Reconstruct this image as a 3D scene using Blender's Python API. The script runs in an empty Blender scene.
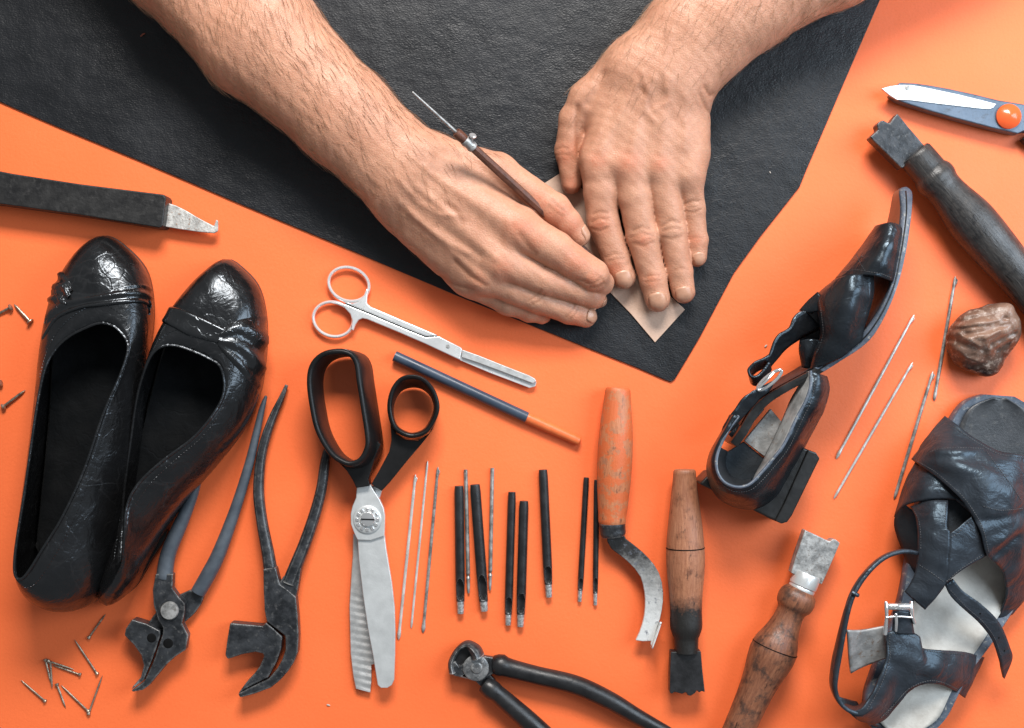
# Cobbler's bench seen from above.  Lengths are worked in "px" (1 px = 0.65 mm on the table top).
import bpy, bmesh, math, random
import numpy as np
from mathutils import Vector, Matrix
from mathutils.bvhtree import BVHTree
random.seed(7); rng = np.random.default_rng(7)
U = 0.00065; CX, CY, H = 512.0, 364.0, 1300.0
scene = bpy.context.scene
COL = scene.collection

def W(x, y, z=0.0):
    """point of height z whose plan sketch position is (x, y)"""
    k = (H - z) / H
    return np.array(((x - CX) * k, (CY - y) * k, z))
def WP(pts): return np.array([W(*p) for p in pts])

# ------------------------------------------------------------------ curves
def cat(pts, n, closed=False):
    """uniform-arc resample of a Catmull-Rom curve"""
    P = np.asarray(pts, float); m = len(P)
    if m == 2 and not closed:
        t = np.linspace(0, 1, n)[:, None]; return P[0] * (1 - t) + P[1] * t
    sub = max(8, int(4 * n / m)); out = []
    segs = m if closed else m - 1
    for i in range(segs):
        if closed: p0, p1, p2, p3 = P[(i-1) % m], P[i], P[(i+1) % m], P[(i+2) % m]
        else:
            p1, p2 = P[i], P[i+1]
            p0 = P[i-1] if i else 2*p1 - p2
            p3 = P[i+2] if i + 2 < m else 2*p2 - p1
        t = np.linspace(0, 1, sub, endpoint=False)[:, None]
        out.append(0.5*((2*p1) + (-p0+p2)*t + (2*p0-5*p1+4*p2-p3)*t*t + (-p0+3*p1-3*p2+p3)*t**3))
    out = np.vstack(out + ([P[:1]] if closed else [P[-1:]]))
    d = np.concatenate([[0], np.cumsum(np.linalg.norm(np.diff(out, axis=0), axis=1))])
    s = np.linspace(0, d[-1], n, endpoint=not closed)
    return np.stack([np.interp(s, d, out[:, k]) for k in range(out.shape[1])], 1)
def lin(pts, n):
    P = np.asarray(pts, float)
    d = np.concatenate([[0], np.cumsum(np.linalg.norm(np.diff(P, axis=0), axis=1))])
    s = np.linspace(0, d[-1], n)
    return np.stack([np.interp(s, d, P[:, k]) for k in range(P.shape[1])], 1)

# ------------------------------------------------------------------ mesh data
class MD:
    def __init__(s, v=None, f=None, uv=None): s.v = [] if v is None else list(map(tuple, v)); s.f = [] if f is None else list(f); s.uv = uv
    def add(s, o):
        n = len(s.v)
        if s.uv is not None or o.uv is not None:
            s.uv = (s.uv or [(0, 0)] * n) + (o.uv or [(0, 0)] * len(o.v))
        s.v += o.v; s.f += [tuple(i + n for i in f) for f in o.f]; return s
def grid(P, cu=False, cv=False):
    """P[nu][nv] -> quads"""
    P = np.asarray(P); a, b = P.shape[:2]; f = []
    for i in range(a if cu else a - 1):
        for j in range(b if cv else b - 1):
            f.append((i*b+j, ((i+1) % a)*b+j, ((i+1) % a)*b+(j+1) % b, i*b+(j+1) % b))
    uu = np.concatenate([[0], np.cumsum(np.linalg.norm(np.diff(P[:, b//2], axis=0), axis=1))])
    vv = np.concatenate([[0], np.cumsum(np.linalg.norm(np.diff(P[a//2], axis=0), axis=1))])
    uv = [(uu[i], vv[j]) for i in range(a) for j in range(b)]
    return MD(P.reshape(-1, 3), f, uv)
def frame(T, up=(0, 0, 1)):
    T = T / (np.linalg.norm(T) + 1e-9); up = np.array(up, float)
    if abs(T @ up) > 0.97: up = np.array((0, 1.0, 0))
    S = np.cross(T, up); S /= np.linalg.norm(S); return T, S, np.cross(S, T)
def sweep(P, R, n=14, flat=1.0, cap=True, rnd=0.0, up=(0, 0, 1), sq=1.0, roll=0.0):
    """tube along P (world px) with radii R; flat = height/width; sq<1 squarer section; rnd rounds the ends"""
    P = np.asarray(P, float); R = np.asarray(R, float) * np.ones(len(P)); F = np.asarray(flat, float) * np.ones(len(P))
    if rnd > 0:
        T0 = P[0]-P[1]; T0 /= np.linalg.norm(T0); T1 = P[-1]-P[-2]; T1 /= np.linalg.norm(T1)
        a = np.linspace(0, math.pi/2, 5)[1:]
        hs = [P[0] + T0*rnd*math.sin(x) for x in a][::-1]; hr = [R[0]*max(math.cos(x), .02) for x in a][::-1]
        ts = [P[-1] + T1*rnd*math.sin(x) for x in a]; tr = [R[-1]*max(math.cos(x), .02) for x in a]
        P = np.vstack([hs, P, ts]); F = np.concatenate([[F[0]]*4, F, [F[-1]]*4]); R = np.concatenate([hr, R, tr])
    rows = []
    for i in range(len(P)):
        T = P[min(i+1, len(P)-1)] - P[max(i-1, 0)]
        T, S, N = frame(T, up)
        a = np.linspace(0, 2*math.pi, n, endpoint=False) + roll
        c, s_ = np.cos(a), np.sin(a)
        c = np.sign(c)*np.abs(c)**sq; s_ = np.sign(s_)*np.abs(s_)**sq
        rows.append(P[i] + R[i]*(c[:, None]*S + F[i]*s_[:, None]*N))
    m = grid(rows, cv=True)
    if cap:
        m.f.append(tuple(range(n))); b = (len(P)-1)*n; m.f.append(tuple(b+k for k in range(n))[::-1])
    return m
def tube(pts, R, n=14, seg=None, straight=False, raw=False, **kw):
    """pts (x,y,z) sketch points, R one radius or one per point"""
    Q = np.asarray(pts, float) if raw else WP(pts)
    R = np.asarray(R, float) * np.ones(len(Q))
    QR = np.column_stack([Q, R]) if 'flat' not in kw or np.isscalar(kw['flat']) else np.column_stack([Q, R, kw.pop('flat')])
    if not straight: QR = cat(QR, seg or max(12, 6*len(Q)))
    if QR.shape[1] == 5: kw['flat'] = QR[:, 4]
    return sweep(QR[:, :3], QR[:, 3], n, **kw)
def lathe(a, b, prof, n=28, smooth=True, **kw):
    """solid of revolution from sketch point a to b; prof [(t, r)]"""
    A, B = W(*a), W(*b); pr = np.asarray(prof, float)
    if smooth:
        d = np.linalg.norm(B-A); q = cat(np.column_stack([pr[:, 0]*d, pr[:, 1]]), max(24, 6*len(pr))); pr = np.column_stack([q[:, 0]/d, np.maximum(q[:, 1], .05)])
    return sweep([A + (B-A)*t for t, _ in pr], [r for _, r in pr], n, **kw)
def surf(rails, nu=24, nv=8, straight=False, raw=False, fn=lin, ripple=None, rc=False):
    """smooth skin across rails (each a list of sketch points)"""
    R = [cat(np.asarray(r, float) if raw else WP(r), nu) if (len(r) > 2 and fn is not None) else lin(np.asarray(r, float) if raw else WP(r), nu) for r in rails]
    R = np.array(R)                                    # rails, nu, 3
    rows = []
    for i in range(nu):
        c = R[:, i]
        rows.append(lin(c, nv) if (straight or len(c) == 2) else cat(c, nv))
    P = np.array(rows)
    if ripple is not None: P = ripple(P)
    return grid(P)
def poly2(pts, step=None, smooth=False, z=0.0):
    P = np.array([W(p[0], p[1], z)[:2] for p in pts])
    if smooth:
        n = max(16, int(np.linalg.norm(np.roll(P, -1, 0)-P, axis=1).sum()/(step or 3)))
        P = cat(P, n, closed=True)
    return P
def plate(outline, z0, z1, holes=(), smooth=False, step=3):
    bm = bmesh.new()
    loops = [poly2(outline, step, smooth, z1)] + [poly2(h, step, True, z1) for h in holes]
    es = []
    for L in loops:
        vs = [bm.verts.new((x, y, z0)) for x, y in L]
        es += [bm.edges.new((vs[i], vs[(i+1) % len(vs)])) for i in range(len(vs))]
    bmesh.ops.triangle_fill(bm, edges=es, use_beauty=True, use_dissolve=False)
    r = bmesh.ops.extrude_face_region(bm, geom=bm.faces[:])
    for g in r['geom']:
        if isinstance(g, bmesh.types.BMVert): g.co.z = z1
    bmesh.ops.recalc_face_normals(bm, faces=bm.faces[:])
    bm.verts.index_update()
    m = MD([tuple(v.co) for v in bm.verts], [tuple(v.index for v in f.verts) for f in bm.faces]); bm.free()
    return m
def box(c, sx, sy, sz, rot=0.0):
    """c world px centre"""
    v = []; ca, sa = math.cos(rot), math.sin(rot)
    for dz in (-1, 1):
        for dx, dy in ((-1, -1), (1, -1), (1, 1), (-1, 1)):
            x, y = dx*sx/2, dy*sy/2
            v.append((c[0]+x*ca-y*sa, c[1]+x*sa+y*ca, c[2]+dz*sz/2))
    return MD(v, [(3, 2, 1, 0), (4, 5, 6, 7), (0, 1, 5, 4), (1, 2, 6, 5), (2, 3, 7, 6), (3, 0, 4, 7)])

# ------------------------------------------------------------------ signed distance fields (bodies grown as one surface)
def cone(p, a, b, ra, rb):
    a = np.asarray(a, np.float32); b = np.asarray(b, np.float32); ab = b - a
    t = np.clip(((p - a) @ ab) / (ab @ ab), 0, 1)
    q = p - a - t[:, None]*ab
    return np.sqrt((q*q).sum(1)) - (ra + t*(rb - ra))
def smin(a, b, k):
    h = np.maximum(k - np.abs(a - b), 0) / k
    return np.minimum(a, b) - h*h*k*0.25
def sdf_mesh(f, lo, hi, vox):
    lo = np.asarray(lo, float); n = np.ceil((np.asarray(hi) - lo) / vox).astype(int) + 1
    D = np.full(n, 1e3, np.float32); B = 20
    for i in range(0, n[0], B):
        for j in range(0, n[1], B):
            for k in range(0, n[2], B):
                e = np.minimum((i+B, j+B, k+B), n); s = e - (i, j, k)
                c = lo + (np.array((i, j, k)) + s/2)*vox
                d = f(c[None].astype(np.float32))[0]
                if abs(d) > np.linalg.norm(s)*vox*0.6 + 8: D[i:e[0], j:e[1], k:e[2]] = d; continue
                g = np.stack(np.meshgrid(np.arange(i, e[0]), np.arange(j, e[1]), np.arange(k, e[2]), indexing='ij'), -1).reshape(-1, 3)
                D[i:e[0], j:e[1], k:e[2]] = f((lo + g*vox).astype(np.float32)).reshape(s)
    ins = D < 0
    # naive surface nets
    cnt = np.zeros(n-1, np.int8); acc = np.zeros(tuple(n-1)+(3,), np.float32); ne = np.zeros(n-1, np.int8)
    corners = [(a, b, c) for a in (0, 1) for b in (0, 1) for c in (0, 1)]
    sl = lambda o: tuple(slice(o[k], o[k]+n[k]-1) for k in range(3))
    for o in corners: cnt += ins[sl(o)]
    act = (cnt > 0) & (cnt < 8)
    idx = np.argwhere(act)
    pos = np.zeros((len(idx), 3)); m = np.zeros(len(idx))
    for o in corners:
        for ax in range(3):
            if o[ax]: continue
            o2 = list(o); o2[ax] = 1
            d0 = D[tuple((idx + o).T)]; d1 = D[tuple((idx + o2).T)]
            x = (d0 < 0) != (d1 < 0)
            t = np.where(x, d0 / np.where(x, d0 - d1, 1), 0)
            q = np.array(o, float)[None].repeat(len(idx), 0); q[:, ax] = t
            pos[x] += q[x]; m += x
    V = lo + (idx + pos / m[:, None]) * vox
    vid = -np.ones(n-1, int); vid[act] = np.arange(len(idx))
    F = []
    for ax in range(3):
        a1, a2 = (ax+1) % 3, (ax+2) % 3
        s0 = [slice(1, -1)]*3; s1 = [slice(1, -1)]*3
        s0[ax] = slice(0, -1); s1[ax] = slice(1, None)
        A, Bc = ins[tuple(s0)], ins[tuple(s1)]
        for flip, msk in ((False, A & ~Bc), (True, ~A & Bc)):
            q = np.argwhere(msk)
            off = np.ones(3, int); off[ax] = 0
            q = q + off
            e1 = np.zeros(3, int); e1[a1] = 1; e2 = np.zeros(3, int); e2[a2] = 1
            ids = [vid[tuple((q + o).T)] for o in (-e1-e2, -e2, 0*e1, -e1)]
            if flip: ids = ids[::-1]
            F.append(np.stack(ids, 1))
    F = np.vstack(F); F = F[(F >= 0).all(1)]
    return V, F

# ------------------------------------------------------------------ objects
class Thing:
    def __init__(s, name, label, category, base, group=None, kind=None):
        o = bpy.data.objects.new(name, None); COL.objects.link(o); o.empty_display_size = .01
        s.o = o; s.base = W(*base); o.location = Vector(s.base * U)
        o['label'] = label; o['category'] = category
        if group: o['group'] = group
    def part(s, name, md, m, parent=None, label=None, kind=None, **kw):
        o = mesh_obj(name, md, m, s.base, **kw); o.parent = parent or s.o
        if label: o['label'] = label
        if kind: o['kind'] = kind
        return o
def mesh_obj(name, md, m, base=(0, 0, 0), smooth=True, sharp=40, bev=0, segs=2, solid=0, off=0, sub=0, flip=False, col=None):
    me = bpy.data.meshes.new(name)
    v = (np.asarray(md.v, float) - np.asarray(base)) * U
    f = [tuple(reversed(q)) for q in md.f] if flip else [tuple(q) for q in md.f]
    me.from_pydata(v.tolist(), [], f); me.validate(); me.update()
    bm = bmesh.new(); bm.from_mesh(me)
    if not solid and not kw_keep(md): bmesh.ops.recalc_face_normals(bm, faces=bm.faces[:])
    bm.to_mesh(me); bm.free()
    if md.uv is not None and len(md.uv) == len(me.vertices):
        L = me.uv_layers.new(name='UVMap'); uv = np.asarray(md.uv, float) * 0.01
        vi = np.zeros(len(me.loops), int); me.loops.foreach_get('vertex_index', vi)
        L.data.foreach_set('uv', uv[vi].ravel())
    if col is not None:
        ca = me.color_attributes.new('tint', 'FLOAT_COLOR', 'POINT')
        c = np.ones((len(me.vertices), 4)); c[:, :col.shape[1]] = col; ca.data.foreach_set('color', c.ravel())
    me.polygons.foreach_set('use_smooth', [smooth]*len(me.polygons))
    if smooth and sharp and not bev: me.set_sharp_from_angle(angle=math.radians(sharp))
    me.materials.append(m)
    o = bpy.data.objects.new(name, me); COL.objects.link(o)
    if not len(md.v): return o
    if solid:
        d = o.modifiers.new('thick', 'SOLIDIFY'); d.thickness = solid*U; d.offset = off; d.use_even_offset = False
    if bev:
        d = o.modifiers.new('edge', 'BEVEL'); d.width = bev*U; d.segments = segs; d.limit_method = 'ANGLE'; d.angle_limit = math.radians(38); d.harden_normals = True
    if sub:
        d = o.modifiers.new('sub', 'SUBSURF'); d.levels = d.render_levels = sub
    return o
def kw_keep(md): return getattr(md, 'keep', False)
def single(name, md, m, label, category, base, group=None, kind=None, **kw):
    b = W(*base); o = mesh_obj(name, md, m, b, **kw); o.location = Vector(b * U)
    if label: o['label'] = label
    if category: o['category'] = category
    if group: o['group'] = group
    if kind: o['kind'] = kind
    return o
def bvh(md): return BVHTree.FromPolygons([tuple(map(float, p)) for p in md.v], md.f)
EYE = Vector((0, 0, H))
def drape_pt(t, x, y, off=0.0, zg=25):
    d = (Vector(W(x, y, 0)) - EYE).normalized()
    h = t.ray_cast(EYE, d)
    if h[0] is None: h = t.find_nearest(Vector(W(x, y, zg)))
    n = h[1]; n = -n if n.z < 0 else n
    return np.array(h[0] + n*off)

# ------------------------------------------------------------------ materials
def lin1(c): return c/12.92 if c <= .04045 else ((c+.055)/1.055)**2.4
def rgb(h, k=1.0): return tuple(lin1(int(h[i:i+2], 16)/255)*k for i in (0, 2, 4)) + (1,)
class NT:
    def __init__(s, name):
        s.m = bpy.data.materials.new(name); s.m.use_nodes = True; s.t = s.m.node_tree
        s.b = s.t.nodes['Principled BSDF']; s.tc = s.t.nodes.new('ShaderNodeTexCoord')
        mp = s.t.nodes.new('ShaderNodeMapping'); mp.inputs['Scale'].default_value = (1/U,)*3
        s.t.links.new(s.tc.outputs['Object'], mp.inputs['Vector']); s.px = mp.outputs[0]
        mu = s.t.nodes.new('ShaderNodeMapping'); mu.inputs['Scale'].default_value = (100,)*3
        s.t.links.new(s.tc.outputs['UV'], mu.inputs['Vector']); s.uv = mu.outputs[0]
    def L(s, a, b): s.t.links.new(a, b)
    def scale(s, vec, sc):
        mp = s.t.nodes.new('ShaderNodeMapping'); mp.inputs['Scale'].default_value = sc; s.L(vec, mp.inputs['Vector']); return mp.outputs[0]
    def noise(s, size, detail=4, rough=.55, vec=None, dist=0.0):
        n = s.t.nodes.new('ShaderNodeTexNoise'); n.inputs['Scale'].default_value = 1/size; n.inputs['Detail'].default_value = detail
        n.inputs['Roughness'].default_value = rough; n.inputs['Distortion'].default_value = dist; s.L(vec or s.px, n.inputs['Vector']); return n.outputs['Fac']
    def vor(s, size, feature='F1', vec=None, rand=1.0):
        n = s.t.nodes.new('ShaderNodeTexVoronoi'); n.feature = feature; n.inputs['Scale'].default_value = 1/size; n.inputs['Randomness'].default_value = rand
        s.L(vec or s.px, n.inputs['Vector']); return n.outputs['Distance']
    def ramp(s, fac, stops):
        n = s.t.nodes.new('ShaderNodeValToRGB'); e = n.color_ramp.elements
        while len(e) < len(stops): e.new(.5)
        for k, (p, c) in enumerate(stops):
            e[k].position = p; e[k].color = c if isinstance(c, tuple) else (c, c, c, 1)
        s.L(fac, n.inputs['Fac']); return n.outputs['Color']
    def mix(s, fac, a, b, mode='MIX'):
        n = s.t.nodes.new('ShaderNodeMix'); n.data_type = 'RGBA'; n.blend_type = mode
        for i, v in ((0, fac), (6, a), (7, b)):
            if hasattr(v, 'is_linked'): s.L(v, n.inputs[i])
            else: n.inputs[i].default_value = v
        return n.outputs[2]
    def math(s, op, a, b=0.0, c=0.0):
        n = s.t.nodes.new('ShaderNodeMath'); n.operation = op
        for i, v in enumerate((a, b, c)):
            if hasattr(v, 'is_linked'): s.L(v, n.inputs[i])
            else: n.inputs[i].default_value = v
        return n.outputs[0]
    def bump(s, h, dist, strength=1.0, prev=None):
        n = s.t.nodes.new('ShaderNodeBump'); n.inputs['Distance'].default_value = dist*U; n.inputs['Strength'].default_value = strength
        s.L(h, n.inputs['Height'])
        if prev is not None: s.L(prev, n.inputs['Normal'])
        return n.outputs[0]
    def attr(s, name):
        n = s.t.nodes.new('ShaderNodeAttribute'); n.attribute_name = name; return n.outputs['Color']
    def set(s, **k):
        for a, v in k.items():
            i = s.b.inputs[a.replace('_', ' ')]
            if hasattr(v, 'is_linked'): s.L(v, i)
            else: i.default_value = v
        return s
def worn(name, c1, c2, size=30, rough=(.35, .55), metal=0.0, bump=.3, bsize=6, lo=.38, hi=.62, spec=.5, coat=0, fine=0.0, c3=None, uv=False, stretch=None, edge=None, er=2.4):
    """two-tone worn surface: blotches, uneven gloss, small relief"""
    n = NT(name); vec = n.uv if uv else n.px
    if stretch: vec = n.scale(vec, stretch)
    a = n.noise(size, 6, .62, vec)
    col = n.mix(n.ramp(a, [(lo, 0.0), (hi, 1.0)]), c1, c2)
    if c3 is not None:
        col = n.mix(n.ramp(n.noise(size*.35, 5, .7, vec), [(.56, 0.0), (.68, 1.0)]), col, c3)
    if edge is not None:
        bv = n.t.nodes.new('ShaderNodeBevel'); bv.samples = 6; bv.inputs['Radius'].default_value = er*U
        ge = n.t.nodes.new('ShaderNodeNewGeometry'); dp = n.t.nodes.new('ShaderNodeVectorMath'); dp.operation = 'DOT_PRODUCT'
        n.L(bv.outputs[0], dp.inputs[0]); n.L(ge.outputs['True Normal'], dp.inputs[1])
        e = n.math('MULTIPLY', n.ramp(n.math('SUBTRACT', 1.0, dp.outputs['Value']), [(.015, 0.0), (.16, 1.0)]), n.ramp(n.noise(7, 5, .7), [(.34, 0.0), (.6, 1.0)]))
        col = n.mix(e, col, edge)
    r = n.ramp(n.noise(size*.5, 5, .6, vec), [(.3, rough[0]), (.7, rough[1])])
    n.set(Base_Color=col, Roughness=r, Metallic=metal, Specular_IOR_Level=spec, Coat_Weight=coat)
    h = n.noise(bsize, 5, .6, vec); b = n.bump(h, bump)
    if fine: b = n.bump(n.noise(1.6, 2, .5), fine, 1, b)
    n.set(Normal=b); return n.m
AMB = .255
KEY = ((120, 1650, 1500), 1000, 560, 33)
SIDE = ((1350, 330, 1100), 800, 1400, 12)
VOX = 1.5
# ================================================================== camera, light, setting
cam = bpy.data.cameras.new('camera'); co = bpy.data.objects.new('camera', cam); COL.objects.link(co)
co.location = (0, 0, H*U); cam.sensor_width = 36; cam.lens = 36*H/1024; cam.clip_start = .01; cam.clip_end = 20
scene.camera = co
wd = bpy.data.worlds.new('World'); scene.world = wd; wd.use_nodes = True
wd.node_tree.nodes['Background'].inputs['Color'].default_value = (.93, .97, 1, 1)
wd.node_tree.nodes['Background'].inputs['Strength'].default_value = AMB
def area(name, pos, target, sx, sy, watt, color):
    l = bpy.data.lights.new(name, 'AREA'); l.shape = 'RECTANGLE'; l.size = sx*U; l.size_y = sy*U; l.energy = watt; l.color = color
    o = bpy.data.objects.new(name, l); COL.objects.link(o); o.location = Vector(pos)*U
    o.rotation_euler = (Vector(target)-Vector(pos)).to_track_quat('-Z', 'Y').to_euler(); return o
area('window_light', KEY[0], (0, 0, 0), KEY[1], KEY[2], KEY[3], (1, .965, .93))
area('side_window_light', SIDE[0], (150, 0, 0), SIDE[1], SIDE[2], SIDE[3], (.74, .87, 1))
scene.view_settings.view_transform = 'Standard'; scene.view_settings.look = 'None'; scene.view_settings.exposure = 0
scene.cycles.max_bounces = 6; scene.cycles.use_denoising = True

# orange table covering: smooth leatherette with a faint grain
n = NT('orange_leatherette')
blot = n.noise(220, 3, .5); g = n.noise(3.2, 3, .6)
col = n.mix(n.ramp(blot, [(.35, 0.0), (.65, 1.0)]), (.89, .160, .042, 1), (.94, .178, .050, 1))
col = n.mix(n.ramp(n.noise(2.2, 2, .5), [(.25, .35), (.5, 0.0)]), col, (.80, .145, .035, 1))
col = n.mix(n.ramp(n.noise(45, 5, .75), [(.70, 0.0), (.78, .5)]), col, (.78, .14, .038, 1))
b = n.bump(g, .35, .6); b = n.bump(n.noise(60, 3, .5), 1.5, .5, b)
n.set(Base_Color=col, Roughness=n.ramp(n.noise(90, 4, .6), [(.3, .46), (.7, .56)]), Specular_IOR_Level=.42, Normal=b)
M_ORANGE = n.m
tp = grid([[(x, y, 0) for y in np.linspace(-1100, 1100, 12)] for x in np.linspace(-1400, 1400, 12)]); tp.uv = None
t = mesh_obj('table_surface', tp, M_ORANGE); t['kind'] = 'structure'

# black hide
n = NT('black_hide')
w_ = n.t.nodes.new('ShaderNodeVectorMath'); w_.operation = 'ADD'
nz = n.t.nodes.new('ShaderNodeTexNoise'); nz.inputs['Scale'].default_value = 1/7; n.L(n.px, nz.inputs['Vector'])
sc_ = n.t.nodes.new('ShaderNodeVectorMath'); sc_.operation = 'SCALE'; sc_.inputs['Scale'].default_value = 4; n.L(nz.outputs['Color'], sc_.inputs[0])
n.L(n.scale(n.px, (.8, 1.15, 1)), w_.inputs[0]); n.L(sc_.outputs[0], w_.inputs[1])
e1 = n.vor(2.5, 'DISTANCE_TO_EDGE', w_.outputs[0]); e2 = n.vor(5.2, 'DISTANCE_TO_EDGE', w_.outputs[0])
h = n.math('ADD', n.ramp(e1, [(0, 0.0), (.35, 1.0)]), n.math('MULTIPLY', n.ramp(e2, [(0, 0.0), (.15, 1.0)]), .4))
col = n.mix(n.ramp(n.noise(120, 4, .6), [(.3, 0.0), (.7, 1.0)]), (.0048, .0056, .0072, 1), (.0088, .0101, .0130, 1))
b = n.bump(h, .15, .8); b = n.bump(n.noise(70, 4, .55), 7, .5, b); b = n.bump(n.noise(14, 3, .6), .7, .5, b)
n.set(Base_Color=col, Roughness=n.ramp(n.noise(60, 4, .6), [(.3, .38), (.7, .54)]), Specular_IOR_Level=.36, Normal=b)
M_HIDE = n.m
edge = [(-260, 5), (-120, 55), (0, 102), (60, 128), (140, 161), (240, 204), (350, 250), (460, 297), (560, 337), (640, 369), (664, 379.5), (671, 382), (675, 379), (684, 364), (700, 337), (734, 273), (760, 237), (798, 189), (800, 186), (806, 171), (840, 92), (880, 0), (960, -190), (960, -420), (-260, -420)]
single('leather_hide', plate(edge, 0.2, 2.2), M_HIDE, 'big black grained leather hide lying under both hands', 'leather hide', (672, 381), bev=.7, sharp=30)

n = NT('template_card')
col = n.mix(n.ramp(n.noise(14, 5, .7), [(.3, 0.0), (.7, 1.0)]), (.50, .335, .245, 1), (.60, .415, .315, 1))
n.set(Base_Color=col, Roughness=.7, Normal=n.bump(n.noise(2.5, 3, .6), .3))
M_CARD = n.m
single('leather_strip', plate([(655, 342.5), (685, 309.5), (664, 290), (630, 250), (596, 204), (565, 170), (540, 186), (576, 250), (606, 288), (631, 314)], 2.3, 4.0), M_CARD,
       'beige leather strip held flat under the fingertips on the black hide', 'leather strip', (655, 342), bev=.4)

# ================================================================== the person: two forearms with hands
n = NT('skin')
tint = n.attr('tint'); sp = n.t.nodes.new('ShaderNodeSeparateColor'); n.L(tint, sp.inputs[0])
base = n.mix(n.ramp(n.noise(26, 5, .65), [(.3, 0.0), (.7, 1.0)]), (.47, .222, .138, 1), (.575, .298, .192, 1))
base = n.mix(n.ramp(n.noise(5, 4, .7), [(.35, .45), (.6, 0.0)]), base, (.43, .205, .122, 1))
base = n.mix(n.ramp(n.noise(2.0, 2, .6), [(.66, 0.0), (.74, .35)]), base, (.31, .13, .065, 1))
base = n.mix(n.math('MULTIPLY', sp.outputs[0], n.ramp(n.noise(3, 3, .7), [(.3, .35), (.65, 1.0)])), base, (.56, .165, .085, 1))
base = n.mix(sp.outputs[1], base, (.30, .125, .065, 1))
v = n.vor(2.6, 'DISTANCE_TO_EDGE'); vs = n.scale(n.px, (1, 1, 1))
b = n.bump(n.ramp(v, [(0, 0.0), (.2, 1.0)]), .22, .55); b = n.bump(n.noise(1.3, 3, .6), .22, .5, b); b = n.bump(n.noise(9, 4, .6), .9, .5, b)
n.set(Base_Color=base, Roughness=n.ramp(n.noise(12, 4, .6), [(.3, .42), (.7, .55)]), Specular_IOR_Level=.42, Subsurface_Weight=.12, Normal=b)
n.b.inputs['Subsurface Radius'].default_value = (1, .35, .2); n.b.inputs['Subsurface Scale'].default_value = .003
M_SKIN = n.m
n = NT('fingernail')
n.set(Base_Color=n.mix(n.ramp(n.noise(6, 3, .6), [(.3, 0.0), (.7, 1.0)]), (.44, .225, .142, 1), (.52, .285, .187, 1)), Roughness=.33, Normal=n.bump(n.noise(3, 3, .5), .15)); M_NAIL = n.m
n = NT('arm_hair'); n.set(Base_Color=(.28, .155, .085, 1), Roughness=.5); M_HAIR = n.m

def seg2(p, poly):
    """distance in plan to a traced line and arc position"""
    best = np.full(len(p), 1e9, np.float32)
    for a, b_ in zip(poly[:-1], poly[1:]):
        ab = b_ - a; t = np.clip(((p[:, :2]-a) @ ab)/(ab @ ab), 0, 1); q = p[:, :2]-a-t[:, None]*ab
        best = np.minimum(best, np.sqrt((q*q).sum(1)))
    return best
class Arm:
    def __init__(s, palm, fingers, lines, folds, red, zmin=14, kp=16, kf=8):
        c = lambda q: (W(*q[:3]).astype(np.float32), q[3])
        s.palm = [(c(a), c(b_)) for a, b_ in palm]; s.fing = [[c(q) for q in f] for f in fingers]
        s.lines = [(np.array([W(x, y, z)[:2] for x, y in pts], np.float32), z, sg, am) for pts, z, sg, am in lines]
        s.folds = [(W(*q[:3]).astype(np.float32), np.array(W(*ax)-W(*q[:3]), np.float32), am, lam, rad) for q, ax, am, lam, rad in folds]
        s.folds = [(q, a/np.linalg.norm(a), am, lam, rad) for q, a, am, lam, rad in s.folds]
        s.red = [(W(*q[:3]), q[3]) for q in red]; s.zmin = zmin; s.kp = kp; s.kf = kf
    def __call__(s, p):
        d = None
        for (a, ra), (b_, rb) in s.palm:
            c = cone(p, a, b_, ra, rb); d = c if d is None else smin(d, c, s.kp)
        res = d
        for f in s.fing:
            g = None
            for (a, ra), (b_, rb) in zip(f[:-1], f[1:]):
                c = cone(p, a, b_, ra, rb); g = c if g is None else smin(g, c, 3.5)
            res = smin(res, smin(d, g, s.kf), 1.5)
        near = np.abs(res) < 6
        if near.any():
            q = p[near]; dd = np.zeros(len(q), np.float32)
            for pl, z, sg, am in s.lines:
                e = seg2(q, pl); w = np.clip((q[:, 2]-(z-26))/12, 0, 1)
                dd -= am*(.88 if sg > 1.3 else .95)*np.exp(-(e/sg)**2*.5)*w
            for c, ax, am, lam, rad in s.folds:
                v = q - c; t = v @ ax; r2 = (v*v).sum(1)
                dd += am*np.cos(2*np.pi*t/lam + .7*np.sin(q[:, 0]*.35+q[:, 1]*.2))*np.exp(-(t/(lam*1.25))**2)*np.exp(-r2/(rad*rad*2))*(v[:, 2] > 0)
            dd += .45*np.sin(q[:, 0]*.16+1)*np.sin(q[:, 1]*.14)*np.sin(q[:, 2]*.12+.5) + .22*np.sin(q[:, 0]*.43+q[:, 1]*.2)*np.sin(q[:, 1]*.39-q[:, 2]*.3)
            res = res.copy(); res[near] += dd
        return res
    def tint(s, V):
        c = np.zeros((len(V), 3))
        for q, r in s.red: c[:, 0] = np.maximum(c[:, 0], .72*np.exp(-(((V-q)**2).sum(1))/(r*r)))
        for pl, z, sg, am in s.lines:
            if am < 0 and sg < 2.5:
                e = seg2(V.astype(np.float32), pl); c[:, 1] = np.maximum(c[:, 1], .55*np.exp(-(e/(sg*1.1))**2)*(V[:, 2] > z-20))  # shade in the skin creases painted into the colour
        return c
def vnormals(V, F):
    n_ = np.cross(V[F[:, 2]]-V[F[:, 0]], V[F[:, 3]]-V[F[:, 1]]); N = np.zeros_like(V)
    for k in range(4): np.add.at(N, F[:, k], n_)
    return N/(np.linalg.norm(N, axis=1)[:, None]+1e-9)
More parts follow.
